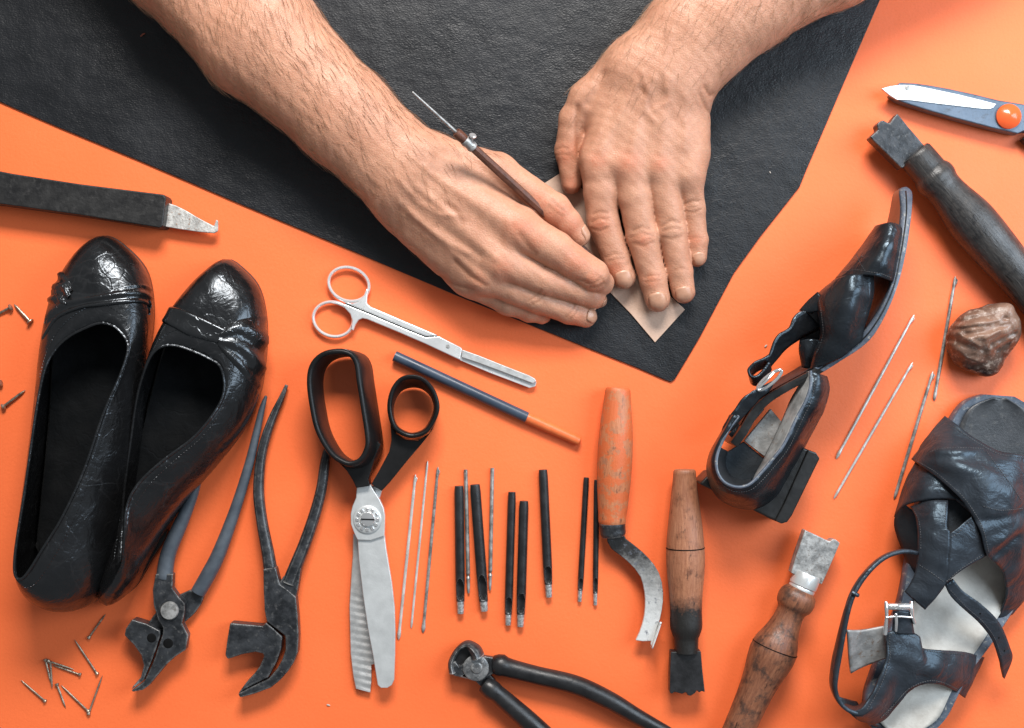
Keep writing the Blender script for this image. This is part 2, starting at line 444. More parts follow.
def nail(sdf, tip, back, width, up=(0, 0, 1)):
    """curved plate laid on the finger: tip, back = sketch points of nail ends"""
    A, B = W(*tip), W(*back); ax = (B-A)/np.linalg.norm(B-A); L = np.linalg.norm(B-A)
    up = np.array(up, float); up -= ax*(up@ax); up /= np.linalg.norm(up); sd = np.cross(ax, up); rows = []
    for i in range(9):
        t = i/8; w = width/2*(1-.16*(abs(2*t-1)**3) - .10*t)
        if i == 0: w *= .88
        row = []
        for j in range(9):
            s_ = -1+j/4; p = A + ax*(L*t + (1.8*s_*s_ if i < 3 else (-1.5*s_*s_ if i > 6 else 0))) + sd*(w*s_) + up*16
            for _ in range(26):
                d = float(sdf(p[None].astype(np.float32))[0])
                if d < .05: break
                p = p - up*d*.7
            row.append(p + up*(.55 - .35*(abs(s_) > .9)))
        rows.append(row)
    return grid(rows)
def hairs(V, N, mask, count, dirf, ln, curl=.3, r=.135):
    idx = rng.choice(np.nonzero(mask)[0], count); m = MD()
    for i in idx:
        p = V[i].copy(); nn = N[i]; d = dirf(p); d = d + rng.normal(0, .17, 3); d -= nn*(d@nn); d /= np.linalg.norm(d)+1e-9
        L = ln*rng.uniform(.55, 1.25); k = rng.normal(0, curl); sd = np.cross(nn, d); pts = []
        for t in np.linspace(0, 1, 5): pts.append(p + d*L*t + sd*k*L*t*t*.5 + nn*(.15 + 1.3*math.sin(t*2.6)*L/16 - .1*t))
        m.add(sweep(pts, [r, r, r*.85, r*.6, r*.2], 3, cap=False))
    m.uv = None; return m
person = Thing('person', 'forearms and hands of a craftsman, one hand scribing and the other pressing the leather flat', 'person', (520, 60, 0))

# --- hand that presses the strip flat
iM, mM, rM, pM = (597, 162, 36, 17.5), (629, 163, 39, 18), (659, 165, 37, 17), (686, 174, 32, 16)
palm = [((632, 84, 42, 20), iM), ((652, 78, 45, 20), mM), ((670, 80, 44, 20), rM), ((684, 92, 38, 20), pM),
        ((604, 160, 30, 16), (684, 170, 26, 16)), ((640, 100, 30, 24), (670, 140, 26, 22)), ((688, 98, 26, 18), (692, 150, 22, 16)),
        ((634, 66, 42, 26), (681, 24, 46, 30)), ((681, 24, 46, 30), (775, -52, 52, 38)), ((688, 82, 40, 25), (756, 14, 44, 30)), ((756, 14, 44, 30), (838, -34, 50, 36)),
        ((660, 72, 43, 28), (722, 16, 47, 33)), ((722, 16, 47, 33), (806, -44, 52, 42)), ((775, -52, 52, 38), (960, -160, 60, 50)), ((838, -34, 50, 36), (990, -130, 60, 48)),
        ((630, 62, 40, 19), (585, 97, 32, 14.5)), ((600, 104, 28, 15), (612, 150, 26, 15))]
fing = [[iM, (600.5, 190, 31, 16.8), (603, 221, 25, 15.8), (616, 258, 18, 13.4), (623.8, 277, 15.5, 11.8)],
        [mM, (634, 195, 34, 16.4), (642, 236, 27, 15.2), (653, 279, 19, 13.2), (657.5, 299, 17, 12.6)],
        [rM, (671.5, 230, 26, 14.2), (679.5, 271, 18, 12.6), (683.5, 291.5, 16, 11.8)],
        [pM, (692.5, 208, 22, 12.2), (696.5, 240, 15, 11), (697, 256.5, 13.5, 10)],
        [(588, 94, 32, 14), (573, 118, 26, 13.5), (568, 151, 19, 12.8), (572, 184, 15, 10.2)]]
Z = 52
lines = [([(650, 84), (640, 110), (631, 150)], Z, 3.2, 1.3), ([(668, 84), (664, 120), (660, 152)], Z, 3.2, 1.1), ([(634, 88), (617, 120), (600, 150)], Z, 3, 1.3), ([(683, 100), (686, 150)], 45, 3, .9),
         ([(640, 78), (646, 96), (644, 112), (652, 122)], Z, 2, 1.1), ([(652, 112), (668, 104), (684, 122)], Z, 1.8, .8), ([(664, 92), (660, 70), (668, 40)], Z, 2.2, .9),
         ([(602, 78), (598, 92), (588, 104)], 40, 3.5, -2.2), ([(577, 108), (576, 125), (579, 160), (581, 190)], 36, 1.8, -1.6),
         ([(614, 110), (612, 150)], Z, 5, -1.0), ([(645, 120), (646, 168)], Z, 4.5, -1.1), ([(673, 122), (675, 170)], Z, 4.5, -1.1),
         ([(640, 92), (646, 100), (650, 110)], Z, 2, -.8),
         # skin folds over the finger joints
         ([(593, 214), (600, 212), (607, 214)], 36, 1.0, -.7), ([(592, 222), (599, 218), (606, 221)], 36, 1.0, -.8), ([(592, 228), (600, 231), (609, 227)], 36, 1.0, -.7),
         ([(633, 231), (641, 227), (650, 230)], 38, 1.0, -.8), ([(631, 237), (642, 233), (653, 236)], 38, 1.0, -.6), ([(634, 243), (643, 246), (653, 242)], 38, 1.0, -.6),
         ([(662, 226), (670, 221), (680, 223)], 36, 1.0, -.8), ([(663, 231), (671, 228), (680, 229)], 36, 1.0, -.7), ([(663, 237), (672, 239), (681, 236)], 36, 1.0, -.6),
         ([(685, 204), (692, 201), (699, 202)], 32, .9, -.7), ([(685, 211), (693, 213), (701, 209)], 32, .9, -.6),
         ([(606, 257), (614, 254), (622, 254)], 28, .9, -.6), ([(608, 261), (616, 259), (624, 258)], 28, .9, -.5), ([(645, 277), (652, 275), (659, 276)], 29, .9, -.6), ([(646, 282), (653, 281), (660, 280)], 29, .9, -.5),
         ([(674, 270), (680, 268), (688, 269)], 29, .9, -.4), ([(689, 239), (696, 237), (703, 238)], 24, .9, -.4),
         ([(556, 149), (562, 147), (568, 149)], 30, 1, -.7), ([(556, 154), (563, 154), (569, 155)], 30, 1, -.5), ([(701, 92), (707, 98), (711, 96)], 40, 1.5, -1.2), ([(697, 100), (704, 110), (710, 112)], 40, 1.5, -.8)]
folds = [((601, 220, 40), (612, 255, 30), .35, 5, 10), ((643, 236, 40), (653, 279, 30), .35, 5, 10), ((671, 229, 40), (680, 271, 30), .35, 5, 10), ((692, 207, 33), (696, 240, 25), .3, 4.5, 9)]
red = [(598, 161, 52, 9), (629, 162, 56, 11), (659, 164, 53, 8), (601, 224, 40, 9), (643, 240, 41, 8), (652, 280, 32, 8), (565, 155, 32, 12), (571, 190, 22, 14), (578, 150, 36, 10), (615, 270, 30, 9), (696, 240, 26, 7)]
flat = Arm(palm, fing, lines, folds, red)
V, F = sdf_mesh(flat, (20, 20, -2), (560, 560, 120), VOX)
N = vnormals(V, F); arm1 = person.part('arm', MD(V, F.tolist()), M_SKIN, col=flat.tint(V), sharp=0, label='forearm and hand lying palm down with fingers spread on the leather strip')
for tp_, bk, w_ in (((626, 289, 20), (622, 270, 28), 17.5), ((660, 312, 22), (656, 292, 30), 18.5), ((685.5, 303, 20), (682.5, 286, 28), 17.5), ((699.5, 265, 17), (698, 252, 24), 12)):
    up = (0, 0, 1) if w_ != 12 else (.45, 0, 1)
    person.part('fingernail', nail(flat, tp_, bk, w_, up), M_NAIL, parent=arm1, solid=.8, off=0)
P2 = W(700, 40, 60)
d_h = lambda p: np.array((-.45, -.75, 0)) if p[0] < P2[0] + 60 else np.array((-.25, -.9, 0))
mask = (V[:, 1] > W(0, 125, 50)[1]) & (V[:, 1] < 420) & (N[:, 2] > -.1)
dens = np.clip((V[:, 1]-W(0, 130, 50)[1])/130, .12, 1); mask &= rng.random(len(V)) < dens
person.part('arm_hair', hairs(V, N, mask, 900, d_h, 16), M_HAIR, parent=arm1, kind='stuff')

# --- hand that holds the scriber
iM, mM, rM, pM = (516, 227, 56, 20), (501, 261, 50, 17.5), (484, 277, 40, 16), (468, 281, 29, 14)
palm = [((418, 166, 50, 22), iM), ((410, 178, 50, 20), mM), ((402, 192, 44, 19), rM), ((395, 203, 36, 18), pM),
        ((440, 182, 34, 22), (500, 214, 36, 20)), ((405, 214, 28, 20), (462, 266, 24, 15)), ((430, 205, 36, 24), (488, 245, 38, 20)),
        ((419, 160, 46, 27), (355, 105, 48, 30)), ((355, 105, 48, 30), (273, 22, 52, 38)), ((391, 188, 42, 26), (332, 128, 46, 30)), ((332, 128, 46, 30), (244, 52, 50, 37)),
        ((273, 22, 52, 38), (192, -72, 58, 43)), ((244, 52, 50, 37), (165, -38, 56, 43)), ((192, -72, 58, 43), (80, -205, 64, 48)), ((165, -38, 56, 43), (60, -175, 64, 48)),
        ((405, 174, 46, 27), (258, 37, 54, 42)), ((436, 158, 48, 20), (498, 172, 47, 17.5))]
fing = [[(498, 172, 47, 17), (555, 209, 42, 15.2), (568, 222, 38, 13), (579.5, 236, 34, 10)],
        [iM, (556, 250, 53, 17.5), (593, 275, 44, 15), (601, 283, 26, 12), (604, 286, 13, 8.5)],
        [mM, (545, 280, 42, 14.5), (580, 291, 33, 12.8), (593, 297, 23, 11.6), (597, 299, 15, 9.5)],
        [rM, (512, 288, 35, 14.5), (537, 298, 30, 14.4), (570, 311, 21, 12.8), (585.5, 316.5, 16, 11)],
        [pM, (508, 303, 21, 12), (530, 311, 17, 10.8), (542, 314.5, 14, 9.6)]]
Z = 62
lines = [([(425, 170), (470, 200), (508, 224)], Z, 3.2, 1.2), ([(420, 190), (462, 228), (496, 258)], Z, 3, 1.3), ([(402, 205), (440, 240), (478, 275)], 56, 2.6, 1.0),
         ([(410, 214), (432, 232), (452, 246), (468, 254)], 56, 2.2, 1.2), ([(398, 180), (420, 204), (440, 216), (462, 217)], Z, 2.2, 1.0), ([(430, 165), (428, 182), (432, 200)], Z, 1.8, .8),
         ([(448, 205), (458, 214), (463, 224)], Z, 2.2, -1.0), ([(440, 226), (462, 242), (480, 256)], Z, 3.2, -1.3), ([(470, 214), (500, 240)], Z, 4, -.9),
         ([(440, 156), (470, 160), (500, 184), (520, 198)], 58, 5, -2.6), ([(520, 236), (528, 246), (536, 254)], 62, 2.0, -1.0),
         ([(456, 262), (470, 276), (486, 286)], 46, 1.6, -1.0), ([(440, 276), (456, 285), (474, 290)], 40, 1.5, -.9),
         ([(586, 283), (592, 284), (598, 281)], 52, 1.1, -.9), ([(590, 287), (597, 287), (603, 284)], 50, 1.0, -.8), ([(597, 275), (602, 279), (606, 284)], 52, 1.0, -.6), ([(576, 279), (584, 281)], 52, 1.2, -.6),
         ([(529, 300), (536, 296), (541, 291)], 42, 1.0, -.7), ([(533, 304), (540, 300), (545, 294)], 42, 1.0, -.6), ([(566, 317), (571, 312), (575, 305)], 32, 1.0, -.6), ([(570, 319), (575, 314), (578, 308)], 30, 1.0, -.5),
         ([(552, 200), (558, 207), (564, 210)], 54, 1.1, -.5), ([(549, 206), (556, 212), (563, 216)], 54, 1.1, -.5)]
folds = [((593, 275, 58), (601, 283, 40), .4, 5, 11), ((556, 209, 56), (575, 232, 44), .3, 5, 10), ((537, 298, 43), (570, 311, 30), .3, 5, 10)]
red = [(520, 227, 74, 15), (534, 240, 68, 10), (502, 267, 64, 10), (480, 279, 54, 8), (560, 212, 56, 14), (540, 200, 56, 12), (572, 226, 46, 10), (575, 262, 62, 16), (592, 280, 58, 9), (545, 318, 24, 10), (525, 318, 26, 8), (575, 320, 26, 10), (595, 300, 26, 10)]
scr = Arm(palm, fing, lines, folds, red)
V, F = sdf_mesh(scr, (-560, 20, -2), (130, 580, 122), VOX)
N = vnormals(V, F); arm2 = person.part('arm', MD(V, F.tolist()), M_SKIN, col=scr.tint(V), sharp=0, label='forearm and hand gripping the scriber, fingers curled')
for tp_, bk, w_, up in (((588.5, 243, 34), (579, 228, 42), 11, (.9, .5, .25)), ((596.5, 318, 18), (586, 313.5, 26), 14.5, (.2, .1, 1)), ((604, 303, 15), (598, 299, 22), 12, (.5, -.3, .8))):
    person.part('fingernail', nail(scr, tp_, bk, w_, up), M_NAIL, parent=arm2, solid=.8, off=0)
wr = W(455, 215, 60)
mask = ((V[:, 0]-V[:, 1]) < (wr[0]-wr[1])) & (N[:, 2] > -.15) & (V[:, 1] < 420)
dens = np.clip(((wr[0]-wr[1])-(V[:, 0]-V[:, 1]))/190, .1, 1); mask &= rng.random(len(V)) < dens
person.part('arm_hair', hairs(V, N, mask, 1700, lambda p: np.array((.25, -.95, 0)) if p[1] > W(0, 60)[1] else np.array((.5, -.8, 0)), 19), M_HAIR, parent=arm2, kind='stuff')
# ================================================================== materials of the tools
M_BLACKSTEEL = worn('blackened_steel', (.016, .018, .021, 1), (.046, .050, .056, 1), 14, (.28, .5), .35, .5, 4, c3=(.095, .095, .095, 1), edge=(.42, .41, .39, 1), er=3.0)
M_DARKSTEEL = worn('dark_steel', (.012, .012, .013, 1), (.024, .024, .026, 1), 20, (.34, .52), .25, .25, 3, edge=(.12, .12, .12, 1), er=1.5)
M_GREYSTEEL = worn('worn_steel', (.20, .20, .195, 1), (.46, .455, .44, 1), 9, (.32, .5), .45, .35, 3, c3=(.16, .13, .11, 1), edge=(.62, .61, .58, 1))
M_BRIGHT = worn('bright_steel', (.70, .71, .71, 1), (.82, .83, .83, 1), 40, (.20, .32), .5, .06, 5)
M_BRUSHED = worn('satin_steel', (.58, .595, .59, 1), (.68, .695, .69, 1), 25, (.28, .42), .5, .12, 1.6)
M_SATIN = worn('ground_steel', (.44, .445, .44, 1), (.56, .565, .56, 1), 14, (.35, .5), .5, .2, 1.4)
M_TIP = worn('punch_tip_steel', (.24, .24, .235, 1), (.62, .62, .61, 1), 4, (.25, .45), .6, .3, 2, c3=(.12, .11, .10, 1))
M_CHROME = worn('chrome', (.70, .70, .70, 1), (.82, .82, .82, 1), 30, (.10, .2), .8, .05, 8)
M_NEEDLE = worn('needle_steel', (.48, .47, .44, 1), (.72, .71, .68, 1), 18, (.25, .4), .45, .06, 3, c3=(.40, .36, .31, 1))
M_NEEDLEDK = worn('tarnished_needle_steel', (.17, .16, .145, 1), (.42, .41, .39, 1), 9, (.3, .45), .5, .15, 3)
M_RUST = worn('rusty_blade_steel', (.36, .35, .33, 1), (.60, .59, .56, 1), 7, (.35, .6), .35, .5, 2.5, c3=(.26, .11, .04, 1))
M_PATINA = worn('patinated_blade_steel', (.085, .088, .092, 1), (.24, .24, .24, 1), 8, (.3, .5), .4, .3, 3, c3=(.42, .42, .41, 1), edge=(.5, .5, .48, 1))
M_WRAP = worn('black_wrapped_handle', (.008, .008, .0085, 1), (.015, .0147, .0145, 1), 22, (.34, .55), 0, .5, 5, c3=(.030, .029, .028, 1))
M_SLEEVE = worn('grey_rubber_sleeve', (.050, .062, .078, 1), (.080, .096, .115, 1), 25, (.42, .56), 0, .15, 3)
M_RUBBER = worn('black_rubber_sleeve', (.007, .007, .008, 1), (.014, .014, .015, 1), 20, (.30, .46), 0, .35, 7)
M_PLASTIC = worn('black_plastic', (.006, .006, .006, 1), (.0105, .0105, .011, 1), 40, (.30, .42), 0, .12, 2, spec=.22)
M_SLOT = worn('dark_recess', (.004, .004, .004, 1), (.006, .006, .006, 1), 10, (.6, .8), spec=.1)
M_PENBLUE = worn('blue_lacquer', (.028, .042, .066, 1), (.042, .060, .090, 1), 30, (.3, .42), 0, .08, 4)
M_PENTIP = worn('orange_lacquer', (.66, .13, .035, 1), (.72, .16, .045, 1), 10, (.32, .45), 0, .15, 3)
M_BUTTON = worn('orange_plastic', (.80, .115, .028, 1), (.84, .13, .034, 1), 30, (.16, .24), 0, .05, 8)
M_BLUESTEEL = worn('blue_grey_steel', (.075, .105, .145, 1), (.115, .15, .20, 1), 22, (.3, .46), .3, .15, 2.2, c3=(.06, .07, .085, 1), edge=(.02, .022, .026, 1))
def wood(name, c1, c2, c3, d0=None, d1=None, dark=(.012, .011, .010, 1), paint=None, rough=(.38, .58), m3=(.52, .68)):
    n = NT(name); v = n.scale(n.uv, (.055, .5, 1)); v2 = n.scale(n.uv, (.02, .16, 1))
    g = n.noise(1, 6, .65, v, .6); col = n.mix(n.ramp(g, [(.32, 0.0), (.66, 1.0)]), c1, c2)
    col = n.mix(n.ramp(n.noise(13, 6, .7), [(m3[0], 0.0), (m3[1], .8)]), col, c3)
    fl = n.noise(4, 4, .7, n.scale(n.uv, (.22, .7, 1)))
    col = n.mix(n.ramp(fl, [(.58, 0.0), (.68, .85)]), col, tuple(q*.22 for q in c1[:3]) + (1,))
    if paint is not None: col = n.mix(n.ramp(n.noise(16, 7, .72), [(.47, 0.0), (.52, 1.0)]), col, paint)
    if d0 is not None:
        sx = n.t.nodes.new('ShaderNodeSeparateXYZ'); n.L(n.uv, sx.inputs[0])
        u = n.math('ADD', sx.outputs[0], n.math('MULTIPLY', n.math('SUBTRACT', n.noise(7, 5, .7), .5), 34.0))
        m = n.t.nodes.new('ShaderNodeMapRange'); m.inputs['From Min'].default_value = d0; m.inputs['From Max'].default_value = d1; n.L(u, m.inputs['Value'])
        col = n.mix(m.outputs[0], col, dark)
    b = n.bump(g, .5, .7); b = n.bump(n.noise(3, 5, .7), .5, .6, b); b = n.bump(fl, .8, .5, b)
    n.set(Base_Color=col, Roughness=n.ramp(n.noise(18, 4, .6), [(.3, rough[0]), (.7, rough[1])]), Normal=b); return n.m
M_WOODRED = wood('red_lacquered_wood', (.40, .13, .055, 1), (.52, .20, .09, 1), (.30, .14, .08, 1), paint=(.56, .125, .038, 1))
M_WOODMID = wood('worn_brown_wood', (.25, .092, .046, 1), (.40, .175, .092, 1), (.15, .055, .028, 1), 122, 140)
M_WOODDK = wood('stained_brown_wood', (.14, .047, .024, 1), (.27, .11, .056, 1), (.035, .024, .020, 1), rough=(.3, .5), m3=(.48, .62))
M_WOODBLK = wood('blackened_wood', (.016, .016, .017, 1), (.058, .053, .049, 1), (.008, .008, .009, 1), rough=(.24, .42))
M_PENWOOD = wood('dark_red_wood', (.085, .030, .017, 1), (.15, .055, .03, 1), (.045, .018, .012, 1))

def disc(x, y, z0, z1, r, n=28, bulge=0.0):
    A, B = W(x, y, z1), None
    c = A[:2]; prof = [(r*.97, z0), (r, z0+.3*(z1-z0)), (r, z1-.25*(z1-z0)), (r*.9, z1), (r*.5, z1+bulge*.75), (.05, z1+bulge)]
    a = np.linspace(0, 2*math.pi, n, endpoint=False)
    m = grid([[(c[0]+q*math.cos(t), c[1]+q*math.sin(t), z) for t in a] for q, z in prof], cv=True)
    m.f.append(tuple(range(n))); return m

# ------------------------------------------------------------------ scriber held in the hand
t = Thing('scriber', 'thin wooden scriber with steel needle and small thumbscrew, held between thumb and forefinger', 'scriber', (602, 272, 4))
a, b_ = W(413, 92.5, 124), W(602, 266, 14)
def onl(x):
    lo, hi = 0.0, 1.0
    for _ in range(40):
        m = (lo+hi)/2; p = a+(b_-a)*m; sx = CX+p[0]*H/(H-p[2])
        lo, hi = (m, hi) if sx < x else (lo, m)
    return a+(b_-a)*lo
q = [onl(x) for x in (413, 457)]; t.part('needle', sweep(lin(q, 8), np.linspace(.9, 1.7, 8), 10, rnd=1), M_GREYSTEEL)
q = [onl(x) for x in (456, 465)]; t.part('collar', sweep(lin(q, 5), [4.2, 4.8, 4.8, 4.8, 4.4], 14), M_PENWOOD)
q = [onl(x) for x in (464.5, 473.5)]; t.part('ferrule', sweep(lin(q, 6), [5.0, 5.4, 4.8, 4.8, 5.4, 4.8], 16), M_GREYSTEEL)
q = [onl(x) for x in (472, 596)]; t.part('handle', sweep(lin(q, 20), np.concatenate([np.linspace(4.1, 4.4, 12), np.linspace(4.2, 2.6, 8)]), 8), M_PENWOOD, sharp=25)
c = onl(470); e = W(472.5, 136.5, c[2]+6)
s_ = t.part('thumbscrew', sweep(lin([c, e], 4), 1.6, 10), M_GREYSTEEL); t.part('screw_head', sweep(lin([e-(e-c)*.02, e+(e-c)*.22], 4), [3.2, 3.7, 3.7, 3.0], 14), M_CHROME, parent=s_)

# ------------------------------------------------------------------ hooked edge knife, left
t = Thing('edge_knife', 'square black-handled knife with a short rusty hooked blade, lying at the left below the hide', 'knife', (162, 212, 0))
t.part('handle', plate([(-90, 160), (-8, 169.5), (12, 173.5), (80, 184), (164, 194.5), (166, 198), (162.5, 226.5), (160, 228), (80, 215), (0, 204), (-90, 193)], 0, 25), M_WRAP, bev=4, segs=3)
t.part('blade', plate([(150, 201), (165, 202), (176, 205.5), (186, 210.5), (196, 216.5), (205, 221.5), (214, 226), (215.8, 219.5), (218, 220.5), (217.8, 231), (214, 233.2), (200, 232), (180, 229.2), (150, 224)], 9, 12.5), M_RUST, bev=.8)

# ------------------------------------------------------------------ shoe nails
M_TACK = worn('nail_steel', (.24, .195, .15, 1), (.50, .43, .34, 1), 6, (.3, .5), .85, .2, 2, c3=(.10, .06, .045, 1))
def pin(hx, hy, tx, ty, r, hr, label, group, zt=None, zh=None):
    o = Thing('nail', label, 'nail', (hx, hy, 0), group)
    h, e = W(hx, hy, hr*.82 if zh is None else zh), W(tx, ty, r if zt is None else zt)
    d = (e-h)/np.linalg.norm(e-h)
    o.part('shank', sweep(lin([h, h+(e-h)*.82, e], 10), [r]*7+[r*.95, r*.7, .15], 9), M_TACK)
    o.part('head', sweep([h-d*1.2, h-d*.8, h+d*.2, h+d*1.8], [hr*.8, hr, hr, r], 14), M_TACK)
G = 'nails scattered left of the black flats'
pin(10.5, 307.5, -9, 317.5, 1.5, 3.6, 'short nail running out of the left edge, near the toe of the left black flat', G)
pin(30, 321.5, 14, 304, 1.5, 3.8, 'nail with its flat head toward the left black flat, pointing up and left', G)
pin(.5, 383, -17, 389, 1.5, 3.6, 'nail of which only the head shows at the left edge', G)
pin(3.5, 406.5, 25.5, 390, 1.5, 3.4, 'nail with its head at lower left pointing up toward the left black flat', G)
G = 'nails spread below the heels of the black flats'
for hx, hy, tx, ty, lb in ((89, 637.5, 105.7, 614, 'topmost nail of the lower heap, just under the heels of the black flats'),
        (97, 673.5, 74.5, 639.5, 'nail slanting down right above the rest of the heap, second from the top'),
        (45.5, 660, 51, 683, 'dark thin nail at the left side of the crossed nails'), (50.5, 662.5, 52.2, 689, 'pale thick nail standing almost upright among the crossed nails'),
        (80, 674.5, 52.5, 665, 'nail with a dark head lying under the slanting one, pointing left to the crossing'), (48.4, 661, 74, 669.5, 'nail lying right beside the dark headed one, its head at the crossing'),
        (45, 701, 20.8, 680, 'leftmost nail of the heap, apart from the crossed ones'), (57, 684.5, 65.7, 708, 'short nail below the crossed ones, its tip pointing down'),
        (88, 711, 61, 685, 'long nail slanting down right to the lowest corner of the heap'), (88.7, 713.5, 102.5, 675.5, 'brown nail at the right, its head at the lowest corner of the heap')):
    pin(hx, hy, tx, ty, 1.0, 2.0, lb, G)

# ------------------------------------------------------------------ lasting pliers with grey sleeves
t = Thing('lasting_pliers', 'lasting pliers with grey rubber sleeves on both handles and two holes in the jaws', 'pliers', (169, 611, 0))
t.part('handle', tube([(200, 468, 10, 4), (193, 495, 11, 5), (180.5, 524, 12, 7), (168.5, 553, 12.5, 7.7), (164.3, 578, 13, 8.3)], 0) if 0 else tube([(202, 462, 10), (193, 495, 11), (180.5, 524, 12), (168.5, 553, 12.5), (164.2, 578, 13)], [3.6, 5, 7, 7.7, 8.2], 16, rnd=2), M_SLEEVE)
t.part('handle', tube([(265.7, 397, 7), (262, 409, 7.5), (256, 435, 8), (248.5, 466, 9), (235, 510, 10), (219, 553, 11), (208, 575, 11), (198, 592.5, 11)], [1.6, 3, 3.8, 4.6, 5.6, 7, 7.5, 7.4], 16, rnd=1.5), M_SLEEVE)
t.part('arm', plate([(180, 594.5), (190, 590), (204, 595.5), (201, 604), (194, 614), (184, 623), (170, 640), (146, 626), (153, 616), (166, 600)], 3, 9.5), M_BLACKSTEEL, bev=1.2)
jaw = t.part('jaw', plate([(155.5, 574), (172.8, 574), (172.5, 583), (172, 588), (178.5, 597), (184.6, 603.5), (184.6, 612), (182, 623.5), (188, 635.5), (185.5, 650), (175.5, 656.5), (166, 665), (156, 677), (149.5, 685), (143, 690), (132.5, 692), (131.2, 690.5), (138, 686), (144.3, 681), (148.8, 671.5), (153.1, 662), (156.3, 653), (159.3, 644), (162.6, 634), (163, 628), (158, 620), (153.5, 605), (152.6, 590)], 9, 20), M_BLACKSTEEL, bev=1.6)
t.part('hole', disc(168, 643.4, 19.5, 20.25, 4.9), M_SLOT, parent=jaw)
j2 = t.part('jaw', plate([(131.8, 619.5), (146.5, 624), (160, 631), (160, 636), (157.5, 644), (152, 660), (147, 672), (143.4, 680.5), (137.3, 685.2), (130.8, 690.2), (133, 686), (140.5, 677.5), (143.5, 665.5), (141, 655.5), (134, 645.5), (124.3, 635.5), (125.5, 629)], 3, 19.6), M_BLACKSTEEL, bev=1.4)
t.part('hole', disc(151.5, 638, 19.1, 19.85, 4.6), M_SLOT, parent=j2)
t.part('pivot', disc(169, 611, 18, 23, 9, bulge=.8), M_GREYSTEEL)

# ------------------------------------------------------------------ all-black lasting pliers
t = Thing('lasting_pliers', 'all-black iron lasting pliers with a hammer lug, between the grey sleeved pliers and the shears', 'pliers', (283, 610, 0))
t.part('handle', tube([(286.7, 385, 5), (282, 397, 6), (273, 417, 7), (266, 437, 8), (261, 459, 8), (258.7, 491, 9), (262, 521, 10), (268, 553, 11), (271, 573, 12)], [1.6, 2.8, 4, 4.7, 5, 5.5, 5.6, 6.2, 6.8], 12, sq=.75), M_BLACKSTEEL)
t.part('handle', tube([(329.5, 444, 4), (327, 452, 6), (324.5, 466, 8), (321.3, 489, 9), (315, 513.5, 10), (305, 543, 10), (297, 563, 11), (289, 583, 11)], [2.8, 4.2, 5, 5.4, 5.8, 6.2, 6.6, 7], 12, sq=.75), M_BLACKSTEEL)
t.part('jaw', plate([(263, 569), (275.5, 567), (279.8, 584), (288, 590), (295.9, 597), (297.6, 615), (298.6, 635.5), (297.6, 652.5), (294, 662), (288, 671.5), (280, 680.5), (271, 687.8), (256, 693.5), (239.8, 698), (237.6, 693.8), (253, 686.2), (268.6, 678.8), (276.9, 669), (281.9, 660), (285.5, 650), (285.2, 636), (276, 629), (266.5, 621.5), (264.4, 611), (263.4, 590)], 6, 20), M_BLACKSTEEL, bev=1.6)
t.part('jaw', plate([(229.8, 623), (246, 624.5), (262.7, 626), (266, 622.5), (275, 630), (282.3, 637), (280.8, 650), (276.5, 662), (268, 677.5), (252, 685.5), (238, 693.5), (246.5, 682), (254, 674), (259.5, 666.5), (263.8, 657), (263, 653.8), (255.3, 652), (242, 654.5), (227.5, 659.5), (225, 655.5), (227, 640)], 2.5, 18.5), M_BLACKSTEEL, bev=1.6)
t.part('arm', plate([(279, 583), (283, 577), (291, 569), (301, 568), (299, 582), (296, 598), (290, 606), (275, 600)], 4, 16), M_BLACKSTEEL, bev=1.2)

# ------------------------------------------------------------------ small steel scissors
t = Thing('surgical_scissors', 'slim all-steel scissors with two thin round finger rings, below the hide', 'scissors', (448, 346, 0))
def ering(cx, cy, rx, ry, ang, z): 
    a = np.linspace(0, 2*math.pi, 40, endpoint=False); ca, sa = math.cos(ang), math.sin(ang)
    P = [W(cx+rx*math.cos(q)*ca-ry*math.sin(q)*sa, cy+rx*math.cos(q)*sa+ry*math.sin(q)*ca, z) for q in a]
    P = np.array(P+P[:2]); return sweep(P, 1.7, 10, cap=False, flat=1.2)
b1 = t.part('blade', plate([(462, 349.5), (480, 356), (505, 366), (529, 375.3), (534.5, 378.3), (536.5, 381), (533, 383.5), (508, 374), (480, 363.5), (461.5, 357)], 6, 9.3), M_SATIN, bev=.7)
b2 = t.part('blade', plate([(459.5, 352), (500, 366), (530, 378), (536.6, 382), (535.4, 386.5), (529.5, 388), (515, 382.5), (490, 373), (459.5, 360.2)], 3, 6), M_BRIGHT, bev=.7)
s1 = t.part('shank', plate([(342, 301.6), (352, 303.5), (358.5, 301.5), (363.8, 295), (366.6, 288), (368.3, 290), (367.2, 297), (366.7, 303), (370, 306.3), (400, 319.2), (434, 333.6), (438, 335.4), (425.3, 336.0), (405, 327.8), (370, 313.0)], 3, 9.6), M_BRIGHT, bev=1.3, segs=4)
s2 = t.part('shank', plate([(330, 302.8), (338, 301.9), (346, 304.4), (370, 314.1), (405, 328.9), (425, 337.1), (439, 336.4), (461, 347.4), (462.2, 349.5), (459.8, 360), (446, 353.6), (425, 343.8), (400, 333), (367, 319.4), (362.5, 318.3), (358.5, 319.8), (355.4, 324.5), (353, 331), (351, 329.5), (352.4, 321), (350, 314), (344, 307.5), (337, 304.6)], 3, 9.7), M_BRIGHT, bev=1.3, segs=4)
t.part('seam', plate([(345, 301.5), (370, 312), (425, 335), (437, 334.5), (438, 337.5), (424, 339), (370, 316), (346, 306)], 3.5, 5.5), M_SLOT, parent=s2)  # added dark filler plate, stands in for the shade between the shanks
t.part('finger_ring', ering(348.8, 284.3, 20.6, 16.6, math.radians(19), 5.5), M_BRIGHT, parent=s1)
